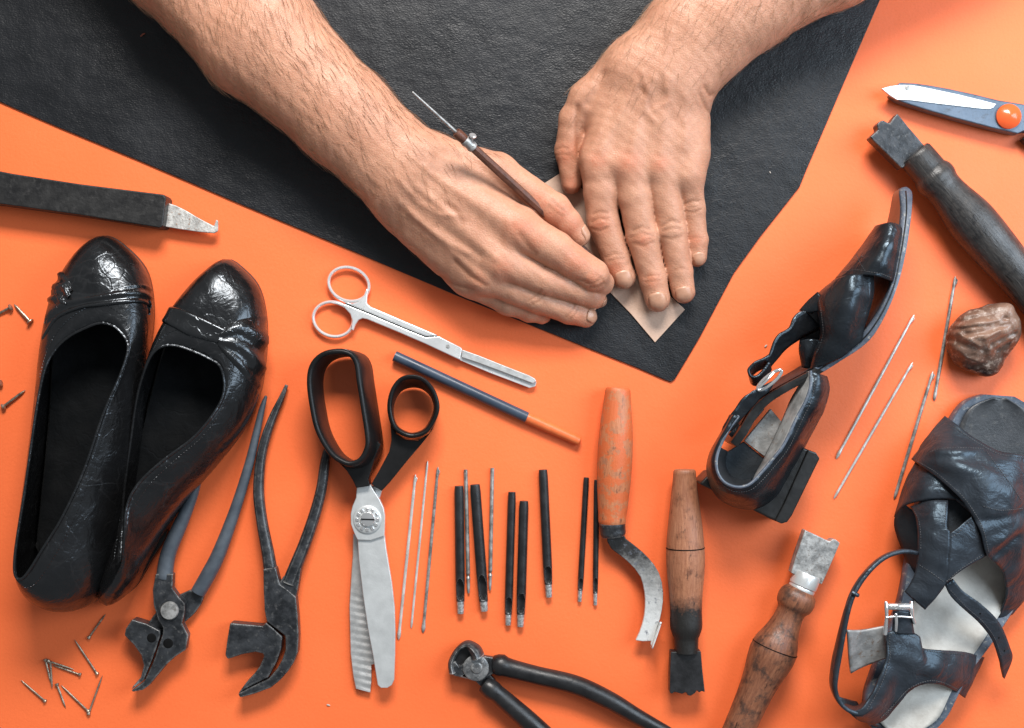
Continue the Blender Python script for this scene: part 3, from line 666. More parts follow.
t.part('finger_ring', ering(333.2, 319.3, 20.2, 17.1, math.radians(17), 5), M_BRIGHT, parent=s2)
t.part('screw', disc(448, 346.3, 9.6, 10.4, 1.9, 14), M_GREYSTEEL)

# ------------------------------------------------------------------ blue pencil
t = Thing('pencil', 'dark blue pencil with an orange end, lying under the steel scissors', 'pencil', (490, 400, 0))
t.part('barrel', tube([(394.6, 356, 5.4), (527, 417.5, 5.4)], 5.4, 18, straight=True), M_PENBLUE, sharp=50)
t.part('end_cap', tube([(526.5, 417.3, 5.3), (550, 428, 5.2), (579, 441, 4.9)], [5.25, 5.1, 4.7], 18, rnd=1.6), M_PENTIP)

# ------------------------------------------------------------------ tailor's shears
t = Thing('pinking_shears', 'pinking shears with black plastic loops, wide pale blade and big slotted pivot screw', 'shears', (367, 520, 0))
rim = [(308.7, 382), (311.7, 365), (322, 354.5), (337.6, 351.2), (350, 354.2), (356, 363.5), (358.5, 381), (363, 410), (367, 437), (366, 449), (360, 459.5), (351, 463.5), (343, 462), (330, 452.5), (317.5, 431), (311.7, 407)]
A = cat(WP([(x, y, 44) for x, y in rim]), 72, True); B = cat(WP([(x+12.5+(1.5 if x > 340 else 0), y+3, 5) for x, y in rim]), 72, True)
A2 = (A+B)/2 + np.array((0, 0, 6)) 
nrm = lambda Q: (lambda T: np.stack([T[:, 1], -T[:, 0], 0*T[:, 0]], 1)/np.linalg.norm(T[:, :2], axis=1)[:, None])(np.roll(Q, -1, 0)-np.roll(Q, 1, 0))
def loop_band(A, B, th, n=9):
    """hand loop: a wall between an upper and a lower closed curve, rounded over the rims"""
    rows = []
    nA, nB = nrm(A), nrm(B)
    C = A.mean(0); sgn = np.sign(((A-C)[:, :2]*nA[:, :2]).sum(1).mean())
    prof = [(0, 1, .0), (.04, .8, 0), (.12, 1, 0)]
    for s_, w in ((0, .25), (.03, .75), (.10, 1), (.35, 1.1), (.7, 1.1), (.93, 1), (1, .5)): rows.append(A+(B-A)*s_ + sgn*(nA*(1-s_)+nB*s_)*th*w*.5)
    for s_, w in ((1, -.5), (.93, -1), (.7, -1.1), (.35, -1.1), (.10, -1), (.03, -.75), (0, -.25)): rows.append(A+(B-A)*s_ + sgn*(nA*(1-s_)+nB*s_)*th*w*.5)
    P = np.stack(rows, 1); return grid(P, cu=True, cv=True)
h1 = t.part('handle', loop_band(A, B, 6.0).add(plate([(330, 450), (338, 462), (346.5, 470.5), (352, 479), (356.4, 488), (369.6, 486), (368.2, 479), (371, 470.5), (374.5, 458), (380.5, 445), (374, 436), (362, 462), (350, 466.5), (340, 462)], 6, 25)), M_PLASTIC, sharp=35, bev=1.8)
rim2 = [(413.5, 376), (400.5, 379), (392, 391.5), (389.5, 409), (394.5, 426.5), (405.5, 434.5), (416, 435.5), (428, 429.5), (437.2, 410.5), (434.3, 393.5), (425, 380.5)]
base2 = [(414, 386), (402, 389), (394.5, 398), (391.5, 411), (395, 426), (405.5, 433.5), (416, 434.5), (427.5, 428), (435.5, 411), (433.5, 398), (425, 389)]
A = cat(WP([(x, y, 34) for x, y in rim2]), 60, True); B = cat(WP([(x, y, 4) for x, y in base2]), 60, True)
h2 = t.part('handle', loop_band(A, B, 4.8).add(plate([(390.5, 424), (396, 434), (406, 440), (418, 440.5), (429, 433.5), (436, 419), (432, 430), (424.3, 440.5), (406, 462), (389.5, 482.5), (381.6, 491), (371.3, 484), (380, 469), (389, 452), (391.5, 440)], 4, 21)), M_PLASTIC, sharp=35, bev=1.8)
t.part('tang', plate([(370, 485), (382, 489.5), (380, 497), (376, 506), (360, 512), (366, 495)], 5, 12), M_BRUSHED, bev=.6)
t.part('blade', plate([(356.8, 486.5), (370.4, 484.5), (374, 491), (379.5, 499.5), (383.5, 508), (384.8, 516), (384.6, 528), (384.3, 536), (371, 540.5), (357.4, 540), (354, 533), (350.8, 524), (350.6, 514), (352.5, 506), (355.8, 498)], 12, 19).add(
    plate([(357.4, 538), (371, 539), (384.4, 534), (386, 548), (388, 560), (391.8, 583), (394.5, 607), (395.2, 632), (395, 654), (394.2, 680), (392, 685), (388, 687.8), (380.5, 687.8), (377.6, 685), (373, 656), (368, 630), (363, 596), (358.7, 560)], 10.5, 16.5)), M_BRUSHED, bev=.9)
# serrated lower blade: a ridged bed whose ridges run across
rows = []
for y in np.arange(534, 689, .75):
    l = np.interp(y, [534, 556, 574, 607, 654, 676, 688], [353, 352.6, 351.2, 349.2, 350.4, 353, 355.5]); r_ = np.interp(y, [534, 560, 630, 655, 671, 688], [366, 364, 373, 377, 372.4, 370.6]); r_ = min(r_, 371.8 if y > 660 else r_)
    k = np.clip((y-586)/8, 0, 1); rows.append([W(l, y, 3), W(l+.6, y, 6.2)] + [W(l+(r_-l)*s_, y+4.0*s_, 6.5 + k*(.85*abs(((y)/7.4) % 1*2-1)-.6)*(.4+.8*s_)) for s_ in (.2, .5, .8, .97)] + [W(r_, y+4, 3)])
t.part('blade', grid(rows), M_SATIN, sharp=25, label='lower blade with a serrated edge')
pv = t.part('pivot', disc(367.3, 519.6, 18.5, 21, 13.6, 40), M_BRUSHED)
m = MD()
for k in range(12):
    a = k*math.pi/6; c = W(367.3+10.2*math.cos(a), 519.6+10.2*math.sin(a), 21.2); m.add(box(c, 3.2, 3.2, 1.6, -a))
t.part('notch_ring', m, M_CHROME, parent=pv, bev=.5)
sh = t.part('screw_head', disc(367.6, 519.4, 20, 24, 7.2, 30, .6), M_CHROME, parent=pv)
t.part('screw_slot', box(W(367.6, 519.4, 24.6), 13.2, 1.3, .7, -.03), M_SLOT, parent=pv)

# ------------------------------------------------------------------ needles
def needle(p, q, r, m, label, group, eye=True, leaf=1.3, hook=True):
    o = Thing('hook_needle', label, 'needle', (q[0], q[1], 0), group); A, B = W(*p, r*.85), W(*q, r*.85); L = np.linalg.norm(B-A); d = (B-A)/L
    ts = [0, 3/L, 8/L, 14/L, 18/L, .5, 1-20/L, 1-12/L, 1-6/L, 1-2.5/L, 1]
    rs = [r*.3, r*.85, r*1.0, r*.82, r, r*1.04, r, r*.95, r*leaf, r*leaf*.8, .15]
    pr = np.interp(np.linspace(0, 1, 90), ts, rs)
    o.part('shaft', sweep([A+(B-A)*s_ for s_ in np.linspace(0, 1, 90)], pr, 10, flat=.8), m)
    if hook: o.part('hook', sweep([A+d*1.2+np.array((0, 0, r*.5)), A+d*4+np.array((r*1.2, 0, r*.6)), A+d*7.5+np.array((r*.9, 0, r*.6))], [.2, r*.45, r*.25], 8), m)
G = 'hook needles right of the pinking shears'
needle((415.5, 474.5), (398.5, 640), 1.55, M_NEEDLE, 'bright hook needle with a spear tip, nearest the shears blade', G)
needle((427.6, 461), (411.2, 628.5), 1.2, M_NEEDLE, 'thinnest bright needle, middle of the three beside the shears', G, leaf=1.1, hook=False)
needle((438, 467), (423, 633), 1.55, M_NEEDLEDK, 'dark tarnished hook needle, farthest of the three from the shears', G, leaf=1.4)
G = 'hook needles between the two sandals'
needle((914, 315), (836, 459), 1.45, M_NEEDLE, 'hook needle with a flat tip, nearest to the standing black sandal', G)
needle((912.6, 362.5), (833.6, 499), 1.4, M_NEEDLE, 'lower hook needle whose end points at the wooden tool with a steel ferrule', G, leaf=1.0)
needle((933, 371.5), (894.2, 499), 1.7, M_NEEDLEDK, 'grey hook needle ending at the straps of the flat sandal', G, leaf=1.0)
needle((955.5, 276.5), (934, 401), 1.7, M_NEEDLEDK, 'steep hook needle right beside the brown lump', G, leaf=1.1)

# ------------------------------------------------------------------ hole punches and rods
def punch(p, q, r, label, y0, y1):
    o = Thing('hole_punch', label, 'hole punch', (q[0], q[1], 0), 'hole punches in a row'); A, B = W(*p, r), W(*q, r); L = np.linalg.norm(B-A)
    f0, f1 = (y0-p[1])/(q[1]-p[1]), (y1-p[1])/(q[1]-p[1]); S = np.concatenate([np.linspace(0, f0-.02, 14), np.linspace(f0-.015, f1+.01, 26)])
    S[0] = 0; m = sweep([A+(B-A)*s_ for s_ in S], [r*.9]+[r]*13+list(np.interp(S[14:], [f0, f1], [r, r*.86])), 24)
    v = np.array(m.v); zc = r
    for i, s_ in enumerate(S):
        if f0 < s_ < f1:
            k = (s_-f0)/(f1-f0); hw = r*.80*math.sin(math.pi*min(1, k*1.02))**.45
            for j in range(24):
                w = v[i*24+j]; c0 = A+(B-A)*s_
                e = math.hypot(w[0]-c0[0], w[1]-c0[1])
                if w[2] > zc and e < hw: w[2] = zc - r*.55 + .25*e*e/r
    m.v = list(map(tuple, v)); o.part('body', m, M_DARKSTEEL, sharp=35)
    o.part('cutting_tip', sweep(lin([A+(B-A)*(f1-.002), B], 6), [r*.72, r*.78, r*.76, r*.74, r*.72, r*.68], 20), M_TIP)
punch((459, 486), (460.6, 613.5), 4.7, 'thick black hole punch at the left end of the row, touching a thin rod', 579, 600)
punch((475, 484.5), (484.3, 611), 5.2, 'thickest black hole punch, slanting between the two thin rods', 575, 600)
punch((512, 492), (508, 625), 4.0, 'slim black hole punch, left one of the pair that reaches lowest', 597, 613)
punch((524, 501), (520.4, 626.5), 4.7, 'black hole punch, right one of the pair that reaches lowest', 593, 613)
punch((543, 469.7), (549, 597), 4.6, 'black hole punch standing alone right of the lowest pair', 566, 583)
punch((586.4, 477.5), (579.6, 601.5), 2.9, 'thin black hole punch just left of the red wooden handle', 578, 589)
punch((596.6, 480), (595.3, 605), 2.7, 'thinnest black hole punch, half hidden under the red wooden handle', 578, 592)
for p, q, lb in (((465.7, 469.5), (468.6, 593), 'thin steel rod lying against the leftmost hole punch'), ((492.4, 468), (490, 590), 'thin steel rod right of the thickest hole punch')):
    o = Thing('steel_rod', lb, 'rod', (q[0], q[1], 0), 'thin steel rods among the punches'); A, B = W(*p, 2.3), W(*q, 2.3)
    o.part('shaft', sweep([A+(B-A)*s_ for s_ in np.linspace(0, .84, 20)], 2.0, 12), M_NEEDLEDK)
    o.part('tip', sweep([A+(B-A)*s_ for s_ in (.84, .86, .88, .90, .93, 1)], [2.0, 1.2, 2.3, 1.5, 1.7, 1.1], 12), M_NEEDLEDK)

# ------------------------------------------------------------------ hooked knife with red handle
t = Thing('curved_knife', 'curved steel knife with a worn reddish wooden handle and a hooked blade', 'knife', (613, 530, 0))
t.part('handle', lathe((618, 387.5, 17), (612, 524, 17), [(0, 10.5), (.012, 12.2), (.05, 12.9), (.15, 14.2), (.30, 16.3), (.48, 17.3), (.66, 16.8), (.82, 15.3), (.93, 14), (.98, 13.6), (1, 12.6)]), M_WOODRED)
t.part('ferrule', lathe((612, 522.5, 17), (613.6, 536.5, 17), [(0, 12.6), (.2, 13), (.5, 12.6), (.8, 12.4), (1, 11)]), M_BLACKSTEEL)
bl = plate([(606, 532), (623, 532), (626, 539), (634, 545), (642.5, 552), (649, 558.5), (654.3, 565), (659, 573), (661.9, 582), (663.2, 592), (663, 602), (661.8, 611), (660, 619.5), (656.5, 630), (654, 640), (651.8, 648), (650.6, 644), (651, 641.2), (643, 641.5), (635.5, 640.5), (639.5, 632), (642.2, 624), (644.2, 615), (645, 606.5), (645, 599), (644.3, 591.5), (642.8, 584), (640.5, 577), (634.5, 568.5), (627, 561), (619.5, 555), (611.5, 549), (607.5, 542)], 12, 16)
n = NT('curved_blade_steel'); sx = n.t.nodes.new('ShaderNodeSeparateXYZ'); n.L(n.px, sx.inputs[0])
u = n.math('ADD', sx.outputs[1], n.math('MULTIPLY', n.math('SUBTRACT', n.noise(12, 6, .75), .5), 70.0))
mr = n.t.nodes.new('ShaderNodeMapRange'); mr.inputs['From Min'].default_value = -20; mr.inputs['From Max'].default_value = -85; n.L(u, mr.inputs['Value'])
col = n.mix(mr.outputs[0], (.035, .034, .034, 1), (.72, .72, .70, 1)); col = n.mix(n.ramp(n.noise(7, 5, .7), [(.57, 0.0), (.66, .8)]), col, (.14, .15, .18, 1))
n.set(Base_Color=col, Metallic=.35, Roughness=n.ramp(n.noise(8, 5, .6), [(.3, .28), (.7, .5)]), Normal=n.bump(n.noise(3, 5, .6), .35)); M_CURVE = n.m
t.part('blade', bl, M_CURVE, bev=.9)
t.part('lip', surf([[(659.5, 622, 15), (655.5, 634, 15), (651.5, 647, 15)], [(661.5, 622, 21), (657.5, 634, 22), (652.3, 648.5, 23)]], 12, 3), M_CURVE, solid=1.2)

# ------------------------------------------------------------------ wooden-handled iron, middle
t = Thing('edge_iron', 'brown wooden-handled edge iron pointing down with a dark notched steel head', 'edge iron', (686, 651, 0))
t.part('handle', lathe((684.5, 469.5, 19), (686.4, 652, 19), [(0, 9.6), (.008, 10.9), (.05, 11.5), (.2, 14.6), (.36, 17.8), (.48, 19.0), (.58, 18.2), (.68, 16.4), (.78, 15.6), (.86, 15.8), (.905, 13.4), (.93, 11.9), (1, 11.5)], 32), M_WOODMID)
t.part('groove', lathe((685.3, 547.2, 19), (685.32, 548.2, 19), [(0, 19.05), (.5, 19.12), (1, 19.05)], 32, smooth=False), M_SLOT)
t.part('head', plate([(670.8, 652), (701, 651.3), (702.5, 670), (705, 692.5), (701.5, 691), (699.5, 693), (697, 690.5), (695, 693.5), (690.8, 696), (688, 695.5), (686, 692.5), (682, 694), (678, 693), (674.5, 692), (672, 694), (669.8, 693), (670, 670)], 10, 24), M_DARKSTEEL, bev=1)

# ------------------------------------------------------------------ wooden-handled iron with ferrule
t = Thing('edge_iron', 'edge iron with bulbous dark brown handle, bright ferrule and pale square head pointing up', 'edge iron', (806, 578, 0))
t.part('handle', lathe((801, 589, 22), (712, 790, 22), [(0, 12.6), (.02, 17), (.055, 18.6), (.09, 17), (.105, 14.2), (.15, 14.0), (.21, 16.8), (.27, 21.4), (.32, 22.8), (.37, 21.6), (.45, 18.4), (.55, 16.3), (.7, 15.2), (1, 14)], 32), M_WOODDK)
t.part('groove', lathe((775.1, 647.5, 22), (774.8, 648.3, 22), [(0, 22.8), (.5, 22.9), (1, 22.8)], 32, smooth=False), M_SLOT)
t.part('ferrule', lathe((808, 573.5, 22), (800.6, 591, 22), [(0, 12.6), (.1, 13.6), (.7, 13.6), (.76, 12.6), (.82, 13.2), (1, 12.8)], 28, smooth=False), M_BRUSHED)
t.part('head', plate([(805, 530), (817, 535.5), (829.5, 541.5), (832.5, 539.3), (836, 539.5), (840.2, 543.2), (836, 553), (829, 569), (822, 584.5), (806.5, 579), (791, 573), (796, 556)], 13, 27), M_GREYSTEEL, bev=1)

# ------------------------------------------------------------------ blackened iron, top right
t = Thing('edge_iron', 'blackened edge iron with a thick dark handle and notched head, under the orange-buttoned scissors', 'edge iron', (916, 158, 0))
t.part('handle', lathe((914, 153.5, 24), (1080, 348, 24), [(0, 15.5), (.01, 17), (.09, 17.4), (.1, 17.6), (.105, 19.4), (.13, 20.2), (.15, 19.4), (.17, 17.9), (.22, 18.6), (.32, 22.6), (.4, 23.2), (.52, 21.8), (.65, 20), (1, 19)], 32), M_WOODBLK)
t.part('groove', lathe((930.4, 172.7, 24), (931.1, 173.5, 24), [(0, 18), (.5, 18.2), (1, 18)], 32, smooth=False), M_SLOT)
t.part('head', plate([(870, 137), (874.5, 133), (878.2, 129.6), (876.8, 124.5), (879.5, 121.5), (883, 119.8), (887, 122), (889.8, 123.2), (893.5, 117.5), (897.6, 113.2), (908, 126), (918, 137.5), (925.8, 147), (914, 159), (902, 168.6), (885, 152)], 13, 29), M_BLACKSTEEL, bev=1.3)

# ------------------------------------------------------------------ scissors with orange button, top right
t = Thing('scissors', 'blue-grey steel scissors with a round orange pivot button, running out of the right edge', 'scissors', (1009, 116, 0))
t.part('body', plate([(899.5, 82.3), (915.6, 83), (932, 85.3), (948.5, 88.3), (975, 94), (999, 100), (1024, 104), (1090, 118), (1090, 142), (1040, 130), (1024, 131), (1018, 133.6), (992, 128), (951.6, 117.2), (930, 111), (911, 105), (902, 102), (897, 99.8), (890, 95)], 3, 17), M_BLUESTEEL, bev=1.6)
t.part('blade', plate([(881.5, 88.5), (890, 86), (900, 84.7), (911, 84.8), (922, 86.6), (960, 94.6), (996.5, 103.8), (993.5, 107.5), (988.5, 109.2), (980, 108.6), (940, 104), (910, 100.3), (897, 99.8), (890, 95.5)], 14.5, 18), M_BRIGHT, bev=.5)
t.part('rivet', disc(907.5, 87.4, 17, 18.6, 2.6, 16, .3), M_GREYSTEEL)
t.part('pivot_button', disc(1009.5, 116, 16, 20.5, 12.3, 36, 5), M_BUTTON)
t.part('handle', plate([(1022, 139), (1032, 133), (1090, 142), (1090, 170), (1030, 147)], 3, 13), M_PLASTIC, bev=2)

# ------------------------------------------------------------------ end cutters
t = Thing('end_nippers', 'end nippers with black rubber handles spreading right, at the lower edge', 'nippers', (477, 668, 0))
t.part('handle', tube([(494, 664.5, 12), (501, 665, 13), (508, 667.5, 13), (536, 675, 13), (576, 685, 12.5), (609, 700, 12), (637, 716.5, 11), (672, 735, 10)], [9, 11, 9.4, 9, 9.4, 9, 8, 6], 16, rnd=1.5), M_RUBBER)
t.part('handle', tube([(484, 684, 12), (491.5, 689.5, 13), (497, 693.5, 13), (508, 703, 13), (537, 728.5, 13), (590, 776, 12)], [8.2, 10, 8.8, 9.4, 10, 8], 16, rnd=1.5), M_RUBBER)
t.part('arm', plate([(470, 655), (482, 655.8), (497, 658.5), (497, 672), (489, 676), (480, 682)], 8, 16), M_BLACKSTEEL, bev=1)
t.part('arm', plate([(474, 680), (489, 673), (496, 682), (486, 692)], 5, 13), M_BLACKSTEEL, bev=1)
t.part('jaw', tube([(453, 672, 13), (451.5, 663, 13), (455.5, 653, 13), (461, 647, 13), (468, 644.5, 13), (475, 650, 14), (477.5, 656, 14)], [4.2, 3.4, 2.8, 3.0, 4.2, 6.4, 7.2], 12, flat=2.2), M_BLACKSTEEL)
t.part('throat', plate([(466, 645), (476, 650), (479, 655), (471, 662), (464, 670), (457, 674), (452, 673), (451.5, 663), (455.5, 653)], 3, 13.5), M_DARKSTEEL, bev=1)
t.part('jaw', plate([(451, 664), (455, 661), (459, 666.5), (464, 663), (470, 656), (476, 654), (484, 657), (489, 664), (489.2, 672), (485, 679), (477, 682.3), (468.5, 679.5), (464.5, 678.7), (453.5, 676), (450.8, 671)], 9, 19), M_BLACKSTEEL, bev=1.4)
t.part('joint', disc(475.8, 668.3, 18, 21.5, 12.6, 36, .3), M_PATINA)
t.part('pivot', disc(476.6, 667.9, 21, 23, 5.6, 24, .4), M_PATINA)

# ------------------------------------------------------------------ lump of cobbler's wax
n = NT('cobblers_wax')
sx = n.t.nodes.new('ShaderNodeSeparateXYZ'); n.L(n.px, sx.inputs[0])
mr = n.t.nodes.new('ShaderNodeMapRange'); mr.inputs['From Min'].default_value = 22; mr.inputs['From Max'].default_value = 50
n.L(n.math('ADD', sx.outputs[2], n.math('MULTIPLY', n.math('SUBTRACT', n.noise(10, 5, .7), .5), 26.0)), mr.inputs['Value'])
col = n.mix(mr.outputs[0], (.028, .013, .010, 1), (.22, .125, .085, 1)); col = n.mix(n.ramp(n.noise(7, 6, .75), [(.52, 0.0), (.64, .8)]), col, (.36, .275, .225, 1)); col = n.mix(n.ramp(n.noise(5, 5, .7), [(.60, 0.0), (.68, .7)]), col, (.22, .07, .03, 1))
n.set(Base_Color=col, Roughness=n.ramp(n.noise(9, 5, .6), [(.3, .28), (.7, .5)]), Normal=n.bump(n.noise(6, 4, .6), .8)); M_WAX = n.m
class Lump(Arm): pass
wx = Lump([((968, 340, 26, 19), (996, 326, 28, 21)), ((978, 330, 30, 22), (1000, 322, 30, 16)), ((972, 352, 16, 20), (986, 360, 14, 17)), ((966, 342, 16, 18), (996, 336, 14, 18)), ((1004, 334, 22, 13), (996, 345, 16, 13)), ((1003, 311, 40, 5.5), (1007, 309, 42, 5))], [],
    [([(968, 334), (985, 331), (1007, 325)], 50, 1.8, -2.6), ([(990, 344), (1002, 338), (1014, 333)], 40, 2, -3), ([(966, 326), (980, 323), (1000, 321)], 50, 1.4, 1.6), ([(972, 338), (985, 336), (1000, 331)], 50, 2, 1.8), ([(954, 338), (966, 346), (985, 350)], 42, 2.0, -2.2), ([(975, 318), (995, 314)], 50, 1.5, -1.4), ([(960, 332), (972, 342), (980, 347)], 46, 1.4, 1.6), ([(957, 330), (968, 328), (990, 326), (1008, 318)], 50, 1.2, -1.6), ([(962, 322), (980, 317)], 50, 1.2, -1.3), ([(985, 339), (1000, 329)], 50, 1.2, 1.6), ([(998, 350), (1008, 343)], 36, 1.6, -1.8), ([(1004, 318), (1012, 328)], 46, 1.4, -1.5), ([(956, 350), (966, 358), (980, 362)], 34, 1.6, 1.5), ([(972, 366), (990, 364)], 30, 1.6, -1.6)], [], [], kp=10)
f_wx = lambda p: wx(p) + .6 + .35*np.sin(p[:, 0]*.27+p[:, 1]*.2).astype(np.float32)*np.sin(p[:, 1]*.33+1) + .12*np.sin(p[:, 0]*.55-p[:, 2]*.4)*np.sin(p[:, 1]*.6+p[:, 2]*.3)
V, F = sdf_mesh(f_wx, (400, -40, 0.2), (540, 80, 62), 1.3)
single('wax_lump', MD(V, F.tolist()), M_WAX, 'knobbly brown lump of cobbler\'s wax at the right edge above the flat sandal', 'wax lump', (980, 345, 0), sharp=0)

# ------------------------------------------------------------------ crumbs
M_CRUMBW = worn('pale_crumb', (.42, .37, .33, 1), (.5, .45, .40, 1), 4, (.6, .8)); M_CRUMBR = worn('red_crumb', (.22, .05, .03, 1), (.40, .12, .07, 1), 3, (.5, .7))
for x, y, z, l, w, a, m, lb in ((143, 35, 2.2, 5.5, 1.8, -.6, M_CRUMBR, 'tiny red-brown crumb on the black hide left of the forearm'), (328.5, 705, 0, 3.4, 1.8, .3, M_CRUMBW, 'tiny white crumb on the orange between black pliers and shears'), (770, 172.5, 2.2, 2.0, 1.1, .9, M_CRUMBW, 'tiny white crumb on the black hide right of the flat hand'), (765.8, 346, 0, 3, 1.8, -.8, M_CRUMBW, 'tiny pale crumb on the orange beside the loose strap of the standing sandal')):
    c = W(x, y, z); d = np.array((math.cos(a), -math.sin(a), 0))
    single('leather_crumb', sweep([c-d*l/2+(0, 0, w*.4), c+(0, .3, w*.5), c+d*l/2+(0, 0, w*.35)], [w*.35, w*.5, w*.3], 7, flat=.7), m, lb, 'crumb', (x, y, z), 'crumbs of leather')
# ================================================================== footwear materials
def leather(name, c1, c2, rough, crack=14, crk=.5, grain=.12, coat=0.0, wr=1.2, scuff=None, spec=.55, tintc=(.62, .82, 1, 1), lines=None):
    n = NT(name)
    nz = n.t.nodes.new('ShaderNodeTexNoise'); nz.inputs['Scale'].default_value = 1/16; n.L(n.px, nz.inputs['Vector'])
    s_ = n.t.nodes.new('ShaderNodeVectorMath'); s_.operation = 'SCALE'; s_.inputs['Scale'].default_value = 14; n.L(nz.outputs['Color'], s_.inputs[0])
    ad = n.t.nodes.new('ShaderNodeVectorMath'); ad.operation = 'ADD'; n.L(n.px, ad.inputs[0]); n.L(s_.outputs[0], ad.inputs[1])
    e = n.ramp(n.vor(crack, 'DISTANCE_TO_EDGE', ad.outputs[0]), [(0, 0.0), (.055, 1.0)])
    e2 = n.ramp(n.vor(crack*.45, 'DISTANCE_TO_EDGE', ad.outputs[0]), [(0, 0.0), (.07, 1.0)])
    msk = n.ramp(n.noise(45, 3, .5), [(.42, 0.0), (.6, 1.0)])
    hgt = n.math('ADD', n.mix(msk, (1, 1, 1, 1), e), n.math('MULTIPLY', n.mix(n.ramp(n.noise(30, 3, .5), [(.5, 0.0), (.62, 1.0)]), (1, 1, 1, 1), e2), .5))
    col = n.mix(n.ramp(n.noise(24, 5, .6), [(.3, 0.0), (.7, 1.0)]), c1, c2)
    if scuff is not None: col = n.mix(n.ramp(n.noise(11, 7, .75), [(.60, 0.0), (.72, .7)]), col, scuff)
    b0_ = None
    if lines is not None:
        lh = None
        for ang, sz in ((.5, 26), (-.75, 34), (1.25, 40)):
            mp = n.t.nodes.new('ShaderNodeMapping'); mp.inputs['Rotation'].default_value = (0, 0, ang); n.L(ad.outputs[0], mp.inputs['Vector'])
            q = n.ramp(n.vor(sz, 'DISTANCE_TO_EDGE', n.scale(mp.outputs[0], (1, .38, .6))), [(0, 1.0), (.022, 0.0)])
            q = n.math('MULTIPLY', q, n.ramp(n.noise(28+sz*.3, 3, .5), [(.46, 0.0), (.58, 1.0)])); lh = q if lh is None else n.math('MAXIMUM', lh, q)
        col = n.mix(n.math('MULTIPLY', lh, .8), col, lines); b0_ = n.bump(lh, .22, .6)
    b = n.bump(hgt, crk, .8, b0_); b = n.bump(n.noise(22, 4, .55, dist=.6), wr*2, .55, b); b = n.bump(n.noise(2.4, 3, .6), grain, .7, b)
    n.set(Base_Color=col, Roughness=n.ramp(n.noise(15, 5, .65), [(.3, rough[0]), (.72, rough[1])]), Specular_IOR_Level=spec, Specular_Tint=tintc, Coat_Weight=coat, Coat_Roughness=.12, Normal=b); return n.m
M_PATENT = leather('polished_black_leather', (.0055, .0055, .0058, 1), (.0085, .0085, .009, 1), (.15, .34), 20, .17, .06, .08, 1.5, spec=.55, tintc=(.84, .92, 1, 1), lines=(.016, .016, .0165, 1))
M_BAND = leather('gathered_black_leather', (.006, .006, .006, 1), (.010, .010, .0105, 1), (.14, .28), 12, .25, .05, .1, 1.2, spec=.7, tintc=(.84, .92, 1, 1))
M_INNER = leather('dark_lining', (.0038, .0036, .0035, 1), (.0085, .008, .0078, 1), (.55, .75), 30, .2, .3, 0, 1.0, spec=.12)
M_SANDAL = leather('sheen_toned_sandal_leather', (.0165, .019, .0235, 1), (.029, .033, .040, 1), (.30, .46), 26, .12, .2, 0, 2.4, spec=.5, tintc=(.60, .82, 1, 1))  # black leather; blue-grey window sheen lightened into the base colour
M_SANDALB = leather('deep_black_strap_leather', (.008, .009, .011, 1), (.015, .0165, .019, 1), (.24, .38), 26, .12, .2, 0, 2.0, spec=.5, tintc=(.65, .84, 1, 1))  # same leather as the flat sandal, without the sheen in its colour
M_SANDALDK = leather('dark_strap_lining', (.010, .010, .011, 1), (.022, .021, .021, 1), (.5, .65), 26, .1, .25, 0, .8)
M_SOLE = worn('grey_blue_sole_edge', (.050, .066, .090, 1), (.090, .110, .145, 1), 18, (.36, .5), 0, .3, 3, c3=(.28, .275, .25, 1))
M_HEEL = worn('black_heel', (.006, .006, .006, 1), (.012, .012, .012, 1), 24, (.28, .42), 0, .15, 5)
M_SILVER = worn('silver_grey_lining', (.44, .41, .365, 1), (.62, .60, .55, 1), 34, (.4, .55), .05, .2, 3)
M_GREYLIN = worn('grey_lining', (.24, .24, .235, 1), (.46, .46, .45, 1), 18, (.32, .5), .25, .4, 3, c3=(.22, .16, .12, 1))
M_TOEBED = worn('worn_dark_footbed', (.022, .024, .027, 1), (.038, .04, .044, 1), 30, (.30, .45), 0, .2, 3, c3=(.06, .06, .06, 1))
M_BOUNCEBED = worn('orange_bounce_footbed', (.22, .085, .045, 1), (.30, .12, .065, 1), 18, (.45, .6), 0, .2, 4)  # orange reflected from the table, painted into the insole colour
M_THREAD = worn('stitching_thread', (.035, .036, .038, 1), (.09, .09, .095, 1), 6, (.5, .7))
def stitches(P, gap=3.0, ln=1.9, r=.42, raw=True, lift=.35):
    P = np.asarray(P if raw else WP(P), float); L = np.linalg.norm(np.diff(P, axis=0), axis=1).sum(); n_ = max(3, int(L/gap)); Q = cat(P, n_*2+1); m = MD()
    for i in range(n_):
        a, b_ = Q[2*i], Q[2*i+1]; d = b_-a; l = np.linalg.norm(d)+1e-6; d = d/l*ln/2; c = (a+b_)/2 + np.array((0, 0, lift)); m.add(sweep([c-d, c-d*.4+np.array((0, 0, .3)), c+d*.4+np.array((0, 0, .3)), c+d], [r*.5, r, r, r*.5], 5, cap=False))
    m.uv = None; return m
def drape_line(tree, pts, n_, off=.4, zg=30):
    return np.array([drape_pt(tree, x, y, off, zg) for x, y in cat([(x, y) for x, y in pts], n_)])
def drape_band(tree, up, lo, nu=64, nv=14, off=2.2, pl=.9, waves=2.5, ph=0.0, zg=30, conv=0.0):
    A, B = cat(up, nu), cat(lo, nu); rows = []
    for i in range(nu):
        row = []
        for j in range(nv):
            v = j/(nv-1); q = A[i]*(1-v)+B[i]*v; e = min(1, min(v, 1-v)*7)
            o = off*e**.5 + pl*e*math.sin(2*math.pi*(waves*v) + ph + 2.0*math.sin(i/nu*4.3) + i/nu*2) * (1 - conv*(1-i/nu))
            row.append(drape_pt(tree, q[0], q[1], max(o, -.3), zg))
        rows.append(row)
    return grid(rows)

